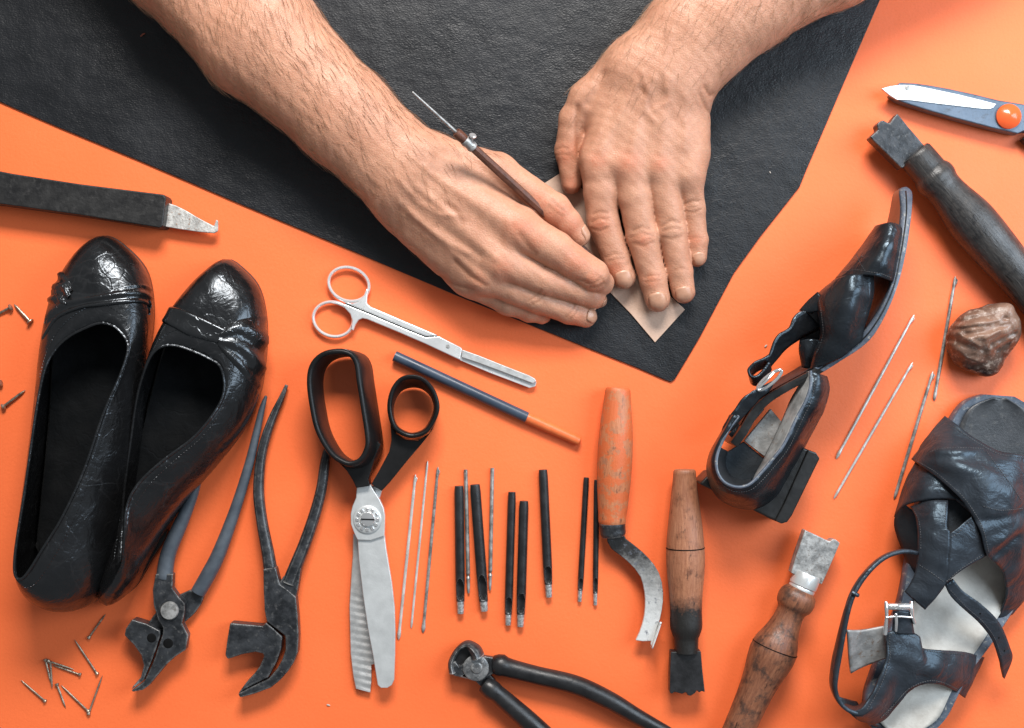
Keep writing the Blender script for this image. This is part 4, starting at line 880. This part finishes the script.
# ------------------------------------------------------------------ black flats
def flat_shoe(label, pairs, heel_i, bands, heel_pts, seam):
    t = Thing('flat_shoe', label, 'shoe', (pairs[heel_i][0], pairs[heel_i][1], 0), 'pair of black flat shoes')
    n_ = 132; B = cat([W(p[0], p[1], 0)*(1, 1, 0)+(0, 0, 7) for p in pairs], n_, True)
    # match the rim to the base one to one
    m = len(pairs); Bq = np.array([W(p[0], p[1], 0) for p in pairs]); Rq = np.array([W(*p[2:5]) for p in pairs])
    d = np.concatenate([[0], np.cumsum(np.linalg.norm(np.roll(Bq, -1, 0)-Bq, axis=1))]); s_ = np.linspace(0, d[-1], n_, endpoint=False)
    def per(Q):
        # periodic cubic through the given pairs by arc position of the base
        out = np.zeros((n_, 3))
        for i, x in enumerate(s_):
            k = min(np.searchsorted(d, x, side='right')-1, m-1); u = (x-d[k])/(d[k+1]-d[k])
            p0, p1, p2, p3 = Q[(k-1) % m], Q[k], Q[(k+1) % m], Q[(k+2) % m]
            out[i] = .5*((2*p1)+(-p0+p2)*u+(2*p0-5*p1+4*p2-p3)*u*u+(-p0+3*p1-3*p2+p3)*u**3)
        return out
    B = per(Bq); B[:, 2] = 7; R = per(Rq)
    for _ in range(1): R = (np.roll(R, 1, 0)+2*R+np.roll(R, -1, 0))/4
    C = B.mean(0); rows = []
    T = np.roll(B, -1, 0)-np.roll(B, 1, 0); O = np.stack([T[:, 1], -T[:, 0], 0*T[:, 0]], 1); O /= np.linalg.norm(O, axis=1)[:, None]
    O *= np.sign(((B-C)*O).sum(1).mean())
    for i in range(n_):
        b0, r0, o = B[i], R[i], O[i]; h = r0[2]-7; hd = (b0-r0)*(1, 1, 0); dist = np.linalg.norm(hd)
        tn = np.clip((dist-38)/40, 0, 1)
        p1 = b0 + o*(5+0*tn) + np.array((0, 0, h*(.58+.16*tn)))
        p2 = r0 + hd*(.60+0*tn) + np.array((0, 0, -h*.20*(1-tn) - 2*tn))
        u = np.linspace(0, 1, 17)[:, None]
        row = b0*(1-u)**3+3*p1*u*(1-u)**2+3*p2*u*u*(1-u)+r0*u**3
        rows.append(row)
    up = grid(rows, cu=True); tree = bvh(up)
    u_ = t.part('upper', up, M_PATENT, solid=2.4, off=0, sharp=0)
    t.part('topline_piping', sweep(np.vstack([R, R[:3]]) + (0, 0, .6), 1.45, 8, cap=False), M_PATENT, parent=u_)
    ins = R*0 + C + (B-C)*.90; ins[:, 2] = 13
    fan = MD(list(ins)+[C*(1, 1, 0)+(0, 0, 12)], [(i, (i+1) % n_, n_) for i in range(n_)]); t.part('insole', fan, M_INNER, sharp=0)
    so = C + (B-C)*1.012
    rows = [[(x, y, z) for x, y, _ in C+(so-C)*k] for z, k in ((2, .96), (3, 1), (7.5, 1.0), (8.5, .97))]; sm = grid(rows, cv=True); sm.f.append(tuple(range(n_))); t.part('sole', sm, M_HEEL)
    hp = [tuple(q) for q in heel_pts]; t.part('heel', plate(hp, 0, 9, smooth=True), M_HEEL, bev=1.2)
    # stitch row just under the topline
    S = np.array([r[14] for r in rows_list(up, n_, 17)]); t.part('stitching', stitches(np.vstack([S, S[:1]])+np.array((0, 0, 1.0)), 3.1, 1.7, .34), M_BAND, parent=u_)
    for bd in bands: t.part('gathered_band', drape_band(tree, *bd[:2], **bd[2]), M_BAND, parent=u_, sharp=0)
    for pts in seam: t.part('seam', sweep(drape_line(tree, pts, 24, .2), .75, 6), M_PATENT, parent=u_)
    return t
def rows_list(md, a, b_): return np.asarray(md.v).reshape(a, b_, 3)
L1 = [(66, 603, 19, 579, 90), (93, 601, 27, 574, 90), (114, 580, 44, 547, 88), (130, 530, 62, 518, 84), (140, 465, 84, 471, 78), (148, 400, 104, 413, 72), (152, 350, 121, 374, 66), (155, 310, 128.5, 346, 60), (149, 274, 119, 330, 58), (130, 251, 110, 324.5, 57), (109, 238.5, 100, 323, 57), (89, 249.5, 88, 327, 57), (71, 275, 70, 336, 58), (60, 305, 56, 349, 60), (54, 345, 45.5, 368, 64), (51, 400, 38, 402, 70), (47, 450, 31.5, 445, 76), (42, 500, 24, 497, 82), (38, 550, 16, 548, 88), (46, 588, 14.8, 572, 90)]
flat_shoe('left one of two worn black leather flats, its pinched band knotted at the left', L1, 0,
    [([(57, 283), (72, 290), (92, 293), (112, 289), (130, 284), (144, 284), (154, 293)], [(43, 343), (56, 322), (78, 311), (98, 308), (120, 305.5), (143, 305), (157, 316)], dict(pl=1.2, waves=2.2, off=3.0)),
     ([(64, 271), (70, 279), (74, 290)], [(50, 305), (58, 308), (68, 307)], dict(pl=1.6, waves=2.5, off=4.0, nu=30))],
    [(42, 560), (40, 540), (108, 535), (110, 560), (98, 592), (72, 604), (50, 594)], [])
L2 = [(114, 600, 121.5, 563, 66), (137, 584, 123.5, 556, 76), (151, 557, 125, 535, 87), (168, 528, 127.5, 505, 84), (192, 494, 140, 482, 80), (219, 463, 165, 459, 74), (246, 428, 193, 438, 68), (261, 393, 215, 412, 62), (267, 352, 224.5, 390, 58), (267, 318, 221, 367, 57), (260, 289, 209, 358.5, 57), (245, 271, 200, 354, 57), (229.5, 261.5, 190, 350, 57), (213, 272, 178, 346, 57), (196, 290, 165, 345.5, 58), (180, 313, 154, 352, 60), (165, 345, 146, 367, 58), (152, 390, 137.5, 396, 50), (140, 440, 131, 440, 44), (130, 500, 124.5, 490, 42), (117, 555, 122.5, 522, 44), (106, 588, 121, 551, 54)]
flat_shoe('right one of two worn black leather flats, pleats fanning out at its right side', L2, 0,
    [([(170, 306), (184, 309), (197, 314), (212, 321), (226, 328)], [(160, 322), (174, 329), (188, 336.5), (202, 340), (217, 344)], dict(pl=.35, waves=1.0, off=3.4)),
     ([(222, 328), (234, 320), (248, 315), (266, 312)], [(218, 346), (230, 362), (243, 377), (258, 393)], dict(pl=2.6, waves=3.0, off=4.0, conv=.6, ph=1.0))],
    [(112, 565), (118, 540), (166, 530), (150, 562), (134, 588), (114, 601), (106, 590)], [[(232, 272), (226, 285), (221, 303), (219, 318), (222, 328)]])

# ------------------------------------------------------------------ sandal lying flat
t = Thing('sandal', 'black crossed-strap sandal lying on its sole with a silver grey insole, lower right corner', 'sandal', (905, 725, 0), 'pair of black sandals')
SL = [(985, 394.5), (968, 400.5), (956, 413), (944, 436), (929, 470), (917, 510), (908, 560), (899, 605), (884, 640), (875, 668), (866, 697), (868, 722), (884, 741)]
SR = [(1015, 396.5), (1033, 408), (1046, 428), (1053, 460), (1051, 500), (1043, 545), (1028, 588), (1010, 618), (992, 645), (975, 668), (962, 690), (946, 720), (922, 741)]
zs = [20, 20, 19, 18, 18, 18, 20, 24, 29, 33, 36, 37, 37]
Lq = cat([W(x, y, z) for (x, y), z in zip(SL, zs)], 60); Rq = cat([W(x, y, z) for (x, y), z in zip(SR, zs)], 60); rows = []
for i in range(60):
    l, r_ = Lq[i], Rq[i]; k = [(0, -15), (-.012, -8), (0, 0)]
    w = r_-l; row = [l+w*.02+(0, 0, -15), l+(0, 0, -13), l+(0, 0, -2), l+w*.015]
    row += [l+w*s_+np.array((0, 0, -1.5*math.sin(math.pi*s_))) for s_ in np.linspace(.06, .94, 9)]
    row += [r_-w*.015, r_+(0, 0, -2), r_+(0, 0, -13), r_-w*.02+(0, 0, -15)]; rows.append(row)
sm = grid(rows, cv=True); k = len(rows[0]); sm.f += [tuple(range(k)), tuple(59*k+j for j in range(k))[::-1]]
sole = t.part('sole', sm, M_SOLE, sharp=50)
def bed(i0, i1, ins0, dz, m, name, nu=40):
    rows = []
    for i in np.linspace(i0, i1, nu):
        a = int(i); f = i-a; l = Lq[a]*(1-f)+Lq[min(a+1, 59)]*f; r_ = Rq[a]*(1-f)+Rq[min(a+1, 59)]*f; w = r_-l; e = (i-i0)/(i1-i0)
        q = ins0*(1 + (1.9*max(0, (e-.86)/.14)**2 if name == 'insole' else 2.6*max(0, (.16-e)/.16)**2))
        rows.append([l+w*(q+(1-2*q)*s_)+np.array((0, 0, dz-(2.2 if name == 'toe_bed' else .8)*math.sin(math.pi*s_))) for s_ in np.linspace(0, 1, 12)])
    return t.part(name, grid(rows), m, sharp=0, solid=1.2, off=0)
bed(1.0, 30, .10, 1.4, M_TOEBED, 'toe_bed'); bed(26, 57.6, .115, 2.0, M_SILVER, 'insole')
t.part('heel', plate([(873, 690), (880, 668), (965, 672), (962, 690), (946, 718), (924, 738), (886, 738), (871, 720)], 0, 22), M_HEEL, bev=2)
def crease(P, am=1.0, f=.25):
    Q = P.copy(); Q[..., 2] += am*np.sin(P[..., 0]*f+P[..., 1]*f*.6)*np.sin(P[..., 1]*f*.9-P[..., 0]*f*.35+1); return Q
s2 = surf([[(916, 462, 30), (935, 471, 55), (958, 490, 66), (984, 528, 66)], [(905, 484, 28), (920, 486, 52), (942, 490, 66), (968, 508, 68)], [(895, 517, 20), (904, 506, 40), (922, 500.5, 58), (939, 499, 64), (962, 501, 68), (974, 514, 68)]], 44, 14, ripple=lambda P: crease(P, .8, .2))
t.part('strap', s2, M_SANDAL, solid=2, off=0, sharp=0)
t.part('strap_lining', surf([[(905, 505, 40), (897.5, 512, 30), (894.3, 520, 25), (895.5, 531, 22), (902, 549, 20), (906.5, 561, 18), (914, 574, 17)], [(913, 511, 40), (917, 520, 38), (919, 532, 36), (920, 546, 36), (921, 560, 34), (922, 572, 30), (923, 580, 28)]], 30, 6).add(
    surf([[(944, 496, 56), (944, 515, 56), (946, 536, 58)], [(974, 498, 58), (978, 515, 60), (974, 538, 62)]], 10, 6)), M_SANDALDK, solid=1.6, off=0)  # second piece: dark sheet added for the shade inside the strap notch
tab = surf([[(911, 507, 46), (916.5, 518, 58), (918, 532, 64), (918, 547, 66), (916.5, 566, 66), (912, 580, 66), (904.5, 591.5, 64)], [(930, 501, 62), (933, 516, 72), (934, 532, 76), (933, 550, 77), (931, 568, 76), (926, 585, 73), (914, 600, 68)], [(948, 500.8, 68), (947.6, 514, 75), (946.8, 527, 78), (950, 534, 80), (948.5, 557, 80), (945, 584, 76), (925, 609.5, 66)]], 50, 14, ripple=lambda P: crease(P, .8, .22))
tab.add(surf([[(949.5, 533.5, 80), (948, 558, 80), (944.8, 584, 76)], [(960, 526, 80), (964, 546, 80), (962, 569.5, 77)], [(972, 516, 80), (980, 535, 79), (987, 555, 74)]], 30, 12, ripple=lambda P: crease(P, .6, .22)))
tb = t.part('strap', tab, M_SANDAL, solid=2, off=0, sharp=0)
A1 = [(945, 416.5, 24), (956, 424.5, 40), (968, 434, 50), (980, 442, 58), (1000, 452, 64), (1020, 455, 64), (1040, 460, 50), (1052, 475, 30), (1056, 500, 22), (1054, 530, 20), (1045, 560, 20), (1030, 590, 20), (1012, 614, 19)]
B1 = [(911.5, 459.5, 24), (920, 465.5, 44), (931, 472.5, 57), (943, 482, 68), (962, 500.6, 80), (974, 518, 84), (981, 534, 84), (986, 553, 80), (993, 561, 72), (1002, 571, 58), (1006, 590, 42), (1003, 606, 30), (997, 620, 21)]
M1 = [(927, 438, 30), (938, 446, 54), (950, 453, 66), (962, 462, 74), (982, 478, 84), (1000, 490, 86), (1012, 502, 82), (1020, 517, 74), (1026, 532, 64), (1028, 550, 54), (1025, 571, 43), (1017, 593, 33), (1005, 617, 22)]
def fold1(P):
    Q = crease(P, 1.0, .17)
    for (x0, y0), (x1, y1), sg, am in (((912, 455), (985, 450), 3.5, 3.2), ((925, 461), (962, 472), 4, 2.0), ((940, 462), (1000, 476), 5, 2.2), ((968, 520), (1024, 512), 4, -3.6), ((990, 556), (1020, 532), 4, -3.2), ((984, 545), (1024, 524), 5, 3.2)):
        a, b_ = W(x0, y0, 70)[:2], W(x1, y1, 70)[:2]; ab = b_-a; q = P[..., :2]-a; s_ = np.clip((q@ab)/(ab@ab), 0, 1); dd = np.linalg.norm(q-s_[..., None]*ab, axis=-1)
        Q[..., 2] += am*np.exp(-(dd/sg)**2)*np.sin(np.pi*np.clip(s_*.9+.1, 0, 1))**.5
    return Q
st1 = surf([A1, M1, B1], 110, 30, ripple=fold1); tr = bvh(st1)
sp_ = t.part('strap', st1, M_SANDAL, solid=2.2, off=0, sharp=0)
for pts in ([(950, 425), (966, 436), (980, 445), (1000, 455), (1024, 458)], [(986, 452), (997, 467), (1011, 486), (1020, 500)], [(917, 461), (933, 470), (945, 480), (964, 498), (977, 517), (984, 534), (988, 552)], [(924, 457), (934, 451), (950, 448.5), (984, 449)], [(983, 506), (1000, 510), (1022, 508)]):
    t.part('stitching', stitches(drape_line(tr, pts, 40, .9, 60), 2.4, 1.5, .36), M_THREAD, parent=sp_)
tt = bvh(tab)
for pts in ([(914, 510), (919, 520), (921, 534), (921, 550)], [(946, 504), (945, 516), (944.5, 528)], [(951, 537), (960, 530.5), (969, 521)], [(946, 581), (960, 569), (982, 554)], [(920, 565), (932, 573), (944, 582)]):
    t.part('stitching', stitches(drape_line(tt, pts, 30, .9, 60), 2.4, 1.5, .36), M_THREAD, parent=tb)
isl = surf([[(953, 579, 70), (961, 589, 68), (970, 596, 66), (980, 603, 63), (994, 616, 58), (1002, 628, 52), (1009, 646, 42), (1011.5, 658, 33), (1004, 677.5, 22)], [(944.5, 584, 70), (950, 595, 68), (958, 604, 66), (966.5, 611.6, 63), (980, 624, 58), (992.5, 640.5, 50), (999.5, 660, 40), (1001, 668, 33), (1003.3, 678, 22)]], 50, 6)
ip = t.part('instep_strap', isl, M_SANDAL, solid=2.6, off=0)
ti = bvh(isl)
for x, y in ((979.5, 613), (998, 637), (1003.5, 650)): 
    p = drape_pt(ti, x, y, 1.45, 50); t.part('strap_hole', sweep([p, p+(0, 0, .25)], [.95, .8], 10), M_SLOT, parent=ip)
t.part('stitching', stitches(drape_line(ti, [(950, 590), (966, 607), (981, 620), (993, 636), (1000, 655)], 40, 1.4, 60), 2.4, 1.5, .3), M_THREAD, parent=ip)
lp = [(918, 553.5, 70), (910, 551.8, 74), (902, 552, 76), (890, 555.5, 78), (879, 562.5, 80), (869, 572.5, 82), (860, 584.5, 84), (853, 598, 86), (848.2, 614, 87), (844.6, 632, 87), (840.5, 655, 86), (837, 675, 84), (836, 690, 82), (841, 703.5, 81), (850, 711.5, 80), (862, 714, 78), (872, 707, 76)]
tp2 = cat(WP(lp), 70); nr = np.roll(tp2, -1, 0)-np.roll(tp2, 1, 0); nr[0] = nr[1]; nr[-1] = nr[-2]; nn = np.stack([nr[:, 1], -nr[:, 0], 0*nr[:, 0]], 1); nn /= np.linalg.norm(nn, axis=1)[:, None]
ctr = W(890, 640, 0); nn *= -np.sign(((tp2-ctr)*nn).sum(1).mean())
wd_ = np.interp(np.arange(70), [0, 30, 45, 60, 69], [10, 14, 24, 22, 18])
bot = tp2 + nn*1.0 - np.stack([0*wd_, 0*wd_, wd_], 1)
al = t.part('ankle_strap', grid(np.stack([tp2, (tp2*2+bot)/3 - nn*.6, (tp2+bot*2)/3-nn*.6, bot], 1)), M_SANDAL, solid=3.4, off=0)
t.part('strap_keeper', sweep(cat([tp2[25]+nn[25]*3+(0, 0, 1), tp2[25]+(0, 0, 2.2), tp2[25]-nn[25]*3+(0, 0, 1)], 8), [2.0]*8, 8), M_SANDAL, parent=al)
t.part('strap_lining', surf([[(847, 630, 76), (848, 645, 66), (849, 660, 58), (850.5, 673, 52)], [(862, 630, 64), (862, 644, 58), (862, 656, 53), (862, 667, 50)], [(885, 626, 66), (886, 640, 60), (886.5, 650, 56), (886, 658, 54)]], 20, 12), M_GREYLIN, solid=2, off=0, sharp=0)
U1 = [(851, 711.5, 76), (862, 707.5, 78), (872, 694, 77), (879, 679, 75), (883.5, 668, 73), (887, 655, 71), (887, 643, 69), (888.5, 631.5, 68), (905, 631, 66), (918.5, 636, 64), (921, 647.5, 61), (941, 650, 56), (964, 652, 40), (984, 657.5, 22)]
D1 = [(858, 719, 66), (867, 722.5, 60), (875, 723, 56), (883, 720, 54), (889, 714.5, 54), (895, 707.5, 55), (901, 700, 57), (907, 693, 59), (914.5, 687, 61), (923, 684, 61), (932, 683, 59), (943, 685, 52), (954, 690.5, 40), (964, 697.5, 22)]
Mi = [tuple((np.array(a)+np.array(b_))/2 + np.array((0, 0, 6))) for a, b_ in zip(U1, D1)]
cs = surf([U1, Mi, D1], 90, 20, ripple=lambda P: crease(P, .9, .2)); tc = bvh(cs)
cp = t.part('heel_counter', cs.add(surf([[(838, 697, 70), (843, 706, 68), (851, 713, 68), (860, 720, 64), (875, 723.5, 56)], [(856, 702, 24), (862, 711, 22), (868, 718, 20), (876, 724, 20), (888, 731, 20)]], 20, 5)), M_SANDAL, solid=2.2, off=0, sharp=0)
for pts in ([(866, 709), (875, 695), (882, 680), (886, 669), (889.5, 656), (889.5, 644), (890.5, 634), (904, 634), (916, 638.5)], [(880, 717), (893, 704), (906, 690), (916, 684), (929, 680), (943, 682), (957, 689)], [(885, 714), (898, 699), (909, 687)], [(924, 650), (942, 652.5), (964, 655)]):
    t.part('stitching', stitches(drape_line(tc, pts, 40, 1.0, 60), 2.4, 1.5, .36), M_THREAD, parent=cp)
t.part('buckle_tab', surf([[(893, 611, 72), (893, 617, 70), (891.5, 634, 67)], [(902, 611, 74), (902, 617, 72), (902, 634, 70)], [(911, 612, 72), (911.5, 618, 69), (914, 634, 65)]], 14, 8), M_SANDAL, solid=2, off=0)
bk = t.part('buckle', tube([(888.5, 606.5, 74), (909, 606.5, 74)], 3.2, 14, straight=True, rnd=.8).add(tube([(885.8, 602, 73), (886.4, 609, 74), (886.6, 616, 73), (886, 624, 71), (885, 634, 68)], [1.5, 2, 1.7, 2.1, 2.3], 10, rnd=1)).add(
    tube([(911.5, 602, 73), (911.5, 610, 74), (912.5, 617, 72), (914.5, 623, 69)], [1.5, 1.9, 1.5, 1.7], 10, rnd=1)).add(tube([(886, 617.5, 74), (899, 616.5, 76), (912, 617.5, 73)], 1.1, 8)), M_CHROME, sharp=50)
t.part('prong', tube([(896, 614, 77), (896.5, 622, 76), (896, 631, 73)], [1.3, 1.4, 1.2], 8, rnd=.8), M_CHROME, parent=bk)

# ------------------------------------------------------------------ sandal tipped on its side
t = Thing('sandal', 'black crossed-strap sandal tipped on its side, sole edge facing right, block heel at the bottom', 'sandal', (780, 500, 0), 'pair of black sandals')
ou = [(907, 186.8), (912.5, 192), (912.5, 207), (911, 222), (907, 249), (899.5, 281), (889, 308.5), (875, 334), (861, 348), (841, 361), (822, 373), (769, 404), (746, 436), (738, 447)]
inn = [(902, 187.5), (900.2, 192), (901.6, 207), (900.8, 224), (896.8, 252), (892.3, 280), (885, 300), (874.6, 318), (862, 333.5), (846, 347), (816, 367), (761, 399), (738, 431), (730, 442)]
zt = [56, 64, 76, 84, 92, 96, 96, 94, 90, 84, 78, 72, 70, 68]; zb = [44, 36, 24, 16, 8, 5, 5, 6, 8, 10, 12, 14, 16, 18]
def st(L, Z): return cat([W(x, y, z_) for (x, y), z_ in zip(L, Z)], 70)
Ot, It = st(ou, zt), st(inn, zt); zz = cat([(a, b_) for a, b_ in zip(zt, zb)], 70)[:, 1]
rows = []
for i in range(70):
    o, q = Ot[i], It[i]; ob, qb = o.copy(), q.copy(); ob[2] = qb[2] = zz[i]; w = o-q
    rows.append([q+w*.06, q+w*.5+(0, 0, .8), o-w*.06, o+(0, 0, -1.5), (o+ob)/2, ob+(0, 0, 1.5), ob-w*.06, qb+w*.06, qb+(0, 0, 1.5), (q+qb)/2, q+(0, 0, -1.5)])
sm = grid(rows, cv=True); k = 11; sm.f += [tuple(range(k)), tuple(69*k+j for j in range(k))[::-1]]; so_ = t.part('sole', grid(rows[:47], cv=True), M_SOLE, sharp=55); sm2 = grid(rows[46:], cv=True); sm2.f.append(tuple((23)*k+j for j in range(k))[::-1]); t.part('shank', sm2, M_HEEL, sharp=55)
t.part('welt', sweep(np.array([It[i]*.55+Ot[i]*.45+(0, 0, .5) for i in range(2, 52)]), .8, 6), M_HEEL, parent=so_)
rows = []
for i in range(1, 66): 
    q = It[i]; w = (Ot[i]-q); w = w/np.linalg.norm(w); e = .88; rows.append([np.array((q[0], q[1], 0))-w*.9+(0, 0, zz[i]+(q[2]-zz[i])*s_) for s_ in (.06, .3, .5, .7, .95)])
t.part('toe_bed', grid(rows[:20]), M_BOUNCEBED, sharp=0); t.part('insole', grid(rows[19:]), M_SANDALDK, sharp=0)
ts = surf([[(900, 226, 88), (901, 233, 92), (897.5, 255, 97), (892.5, 281.5, 98)], [(890, 223, 98), (886, 240, 106), (879, 258, 109), (870, 275, 107)], [(876, 226.5, 72), (864.5, 243, 62), (851, 261, 62), (836, 279, 62)], [(888, 226, 22), (880, 250, 9), (870, 268, 9), (858, 286, 9)]], 40, 26, ripple=lambda P: crease(P, 1.1, .2))
a = t.part('strap', ts, M_SANDALB, solid=2.2, off=0, sharp=0); tr = bvh(ts)
for pts in ([(842, 273), (856, 270.5), (868, 272), (880, 273.5), (891, 278)], [(856, 251), (860, 262), (866, 272)]): t.part('stitching', stitches(drape_line(tr, pts, 30, 1, 90), 2.4, 1.5, .34), M_THREAD, parent=a)
s2 = surf([[(873, 274, 95), (873.5, 290, 98), (869, 311, 96), (864, 326, 93), (862, 339.5, 90)], [(850, 275, 104), (846, 298, 109), (842, 322, 106), (841, 340, 98), (840, 357.5, 86)], [(834, 281, 72), (817.5, 297, 66), (820, 318, 76), (821, 337, 76), (814, 353, 72), (811, 370, 68)], [(846, 284, 16), (834, 300, 10), (832, 320, 10), (832, 338, 10), (826, 360, 12)]], 44, 26, ripple=lambda P: crease(P, 1.2, .19))
b_ = t.part('strap', s2, M_SANDALB, solid=2.2, off=0, sharp=0); tr = bvh(s2)
t.part('stitching', stitches(drape_line(tr, [(819.5, 298), (822, 312), (824, 330), (822, 342), (816, 355)], 30, 1, 80), 2.4, 1.5, .34), M_THREAD, parent=b_)
t.part('strap', surf([[(818, 292, 74), (808, 301, 66), (799.5, 310.7, 60)], [(822, 300, 78), (814, 306, 72), (806, 311.5, 66)], [(824, 310, 74), (817, 311.5, 72), (812, 313, 66)]], 14, 8), M_SANDALB, solid=2, off=0)
t.part('strap_lining', surf([[(806, 310, 50), (796, 322, 44), (800, 342, 40)], [(826, 306, 50), (826, 325, 44), (824, 346, 40)]], 12, 5), M_SANDALDK, solid=1.5, off=0)
t.part('strap', surf([[(800, 341, 62), (799.5, 351, 62), (802.6, 367, 58)], [(810, 339, 70), (808, 352, 70), (806, 368, 62)], [(822, 340, 68), (814, 354, 68), (810, 368, 60)]], 16, 8), M_SANDALB, solid=2, off=0)
an = surf([[(806, 310.5, 66), (799.5, 312, 66), (793.5, 318, 68), (790, 327, 70), (785, 331, 71), (779, 334.5, 72), (774, 342, 74), (769.5, 355, 76), (765, 360, 76)], [(822, 328, 56), (812, 333, 56), (802.6, 337.5, 57), (795, 342, 58), (788.5, 346.5, 59), (782.5, 352, 60), (777.5, 358, 62), (773, 363, 63), (770, 367, 63)]], 44, 7)
an.add(surf([[(769.5, 355, 77), (763, 359, 78), (755, 362.5, 78), (749, 368.5, 78), (748.6, 372, 78), (751.5, 376, 77), (757, 376, 76), (763, 370.5, 75), (769, 362, 74)], [(771, 363, 60), (765, 367, 58), (757, 371, 56), (751.5, 376, 54), (750.5, 380, 54), (753, 384.5, 54), (759.5, 384.5, 55), (766, 378.5, 56), (771, 369, 57)]], 44, 6))
t.part('ankle_strap', an, M_SANDALB, solid=2.2, off=0, sharp=60)
# heel seat, counter and block heel
t.part('heel', plate([(699.3, 484), (709, 474), (735, 466), (770, 455), (803, 447.5), (815.5, 452.5), (819.5, 458.5), (806, 486), (792, 514), (787, 521.5), (781, 523.5), (770, 519), (735, 501)], 2, 44), M_HEEL, bev=3, segs=3)
t.part('top_piece', plate([(808, 449.5), (816, 452.5), (820, 458.5), (806.5, 486), (792.5, 515), (787.5, 522), (781.5, 524), (775, 520.5), (784, 503)], 1, 46), M_HEEL, bev=1.5)
Rm = [(738.5, 415.7, 84), (727.6, 431, 86), (719.7, 447, 88), (716.2, 460, 90), (717.4, 472, 91), (723, 481, 91), (731, 485.7, 91), (740, 487, 90), (749.5, 484, 89), (759, 475, 88), (771, 461, 87), (784, 444, 86), (796, 419, 85), (806, 400, 84), (810.5, 385, 82), (810.5, 371, 78)]
Om = [(730.5, 415, 72), (721, 434, 70), (711.5, 451, 66), (707.5, 466, 60), (709, 479, 54), (714, 491, 50), (722, 500, 48), (737, 507, 47), (756, 508, 47), (775, 496, 47), (788, 475, 47), (803, 448, 50), (816, 424, 54), (823.5, 409, 58), (828.5, 388, 62), (826, 376.6, 66)]
Mm = [tuple((np.array(a)+np.array(c))/2 + np.array((0, 0, 9))) for a, c in zip(Rm, Om)]
cq = surf([Rm, Mm, Om], 80, 16, ripple=lambda P: crease(P, .7, .22)); hc = t.part('heel_counter', cq, M_SANDALB, solid=2.4, off=0, sharp=0); tr = bvh(cq)
Rw = cat(WP(Rm), 90); t.part('rim', sweep(Rw+(0, 0, .8), 1.5, 8), M_SOLE, parent=hc)
t.part('stitching', stitches(drape_line(tr, [(723, 484), (731, 489.5), (741, 491), (752, 488), (763, 478), (775, 464), (788, 447), (800, 422), (810, 402), (814, 386), (814, 374)], 60, 1.2, 80), 2.4, 1.5, .34), M_THREAD, parent=hc)
t.part('patch', drape_band(tr, [(811.5, 372), (826, 377)], [(807, 401), (822, 409.5)], nu=14, nv=24, off=1.4, pl=0), M_SANDALB, parent=hc)
t.part('lining', surf([Rm[8:], [(752, 484, 62), (757, 472, 58), (766, 455, 54), (776, 434, 54), (783.5, 418, 56), (791, 400, 60), (799, 386, 66), (807, 372, 74)]], 50, 8, ripple=lambda P: crease(P, .8, .25)), M_GREYLIN, solid=1.6, off=0, sharp=0)
t.part('heel_lining', surf([Rm[2:9], [(727, 451, 48), (725, 462, 46), (727, 470, 46), (731, 476, 46), (737, 479, 46), (744, 480, 46), (752, 478, 48)]], 40, 8), M_SANDALDK, solid=1.4, off=0, sharp=0)
t.part('heel_seat', plate([(744, 441.5), (765, 459.5), (757, 481), (740, 487), (726, 483), (717, 468), (727, 452)], 44.5, 47), M_SANDALDK, bev=.8)
t.part('insole', plate([(770.6, 408.5), (782, 422), (777, 434), (765, 457), (744, 441), (752, 431)], 46, 50), M_GREYLIN, bev=1.2, label='silver grey heel part of the insole')
t.part('quarter', surf([[(758, 405, 56), (746, 416, 58), (728.5, 434.5, 58)], [(764, 409, 62), (752, 423, 64), (735, 441, 62)]], 14, 6), M_SANDALB, solid=1.8, off=0)
t.part('strap', surf([[(753, 391, 78), (747, 395, 80), (741.5, 400, 80), (735.5, 409, 80), (729.5, 417, 79), (723.5, 427, 77), (722, 434, 74)], [(774.5, 380, 74), (770, 390, 74), (762, 396, 74), (756, 402.5, 73), (748, 411, 72), (740, 420, 72), (731, 430, 70)]], 30, 8, ripple=lambda P: crease(P, .7, .3)), M_SANDALB, solid=2.2, off=0, sharp=0)
ca, sa = math.cos(math.radians(-39)), math.sin(math.radians(-39))
el = [(769.5+15.2*math.cos(q)*ca-4.2*math.sin(q)*sa, 380+15.2*math.cos(q)*sa+4.2*math.sin(q)*ca, 84+3*math.cos(q)) for q in np.linspace(0, 2*math.pi, 33)]
bk = t.part('buckle', sweep(WP(el), 1.55, 10, cap=False), M_CHROME); t.part('prong', tube([(759, 388, 86), (767, 380, 88), (774, 372.5, 87)], [1.1, 1.2, .8], 8, rnd=.6), M_CHROME, parent=bk)
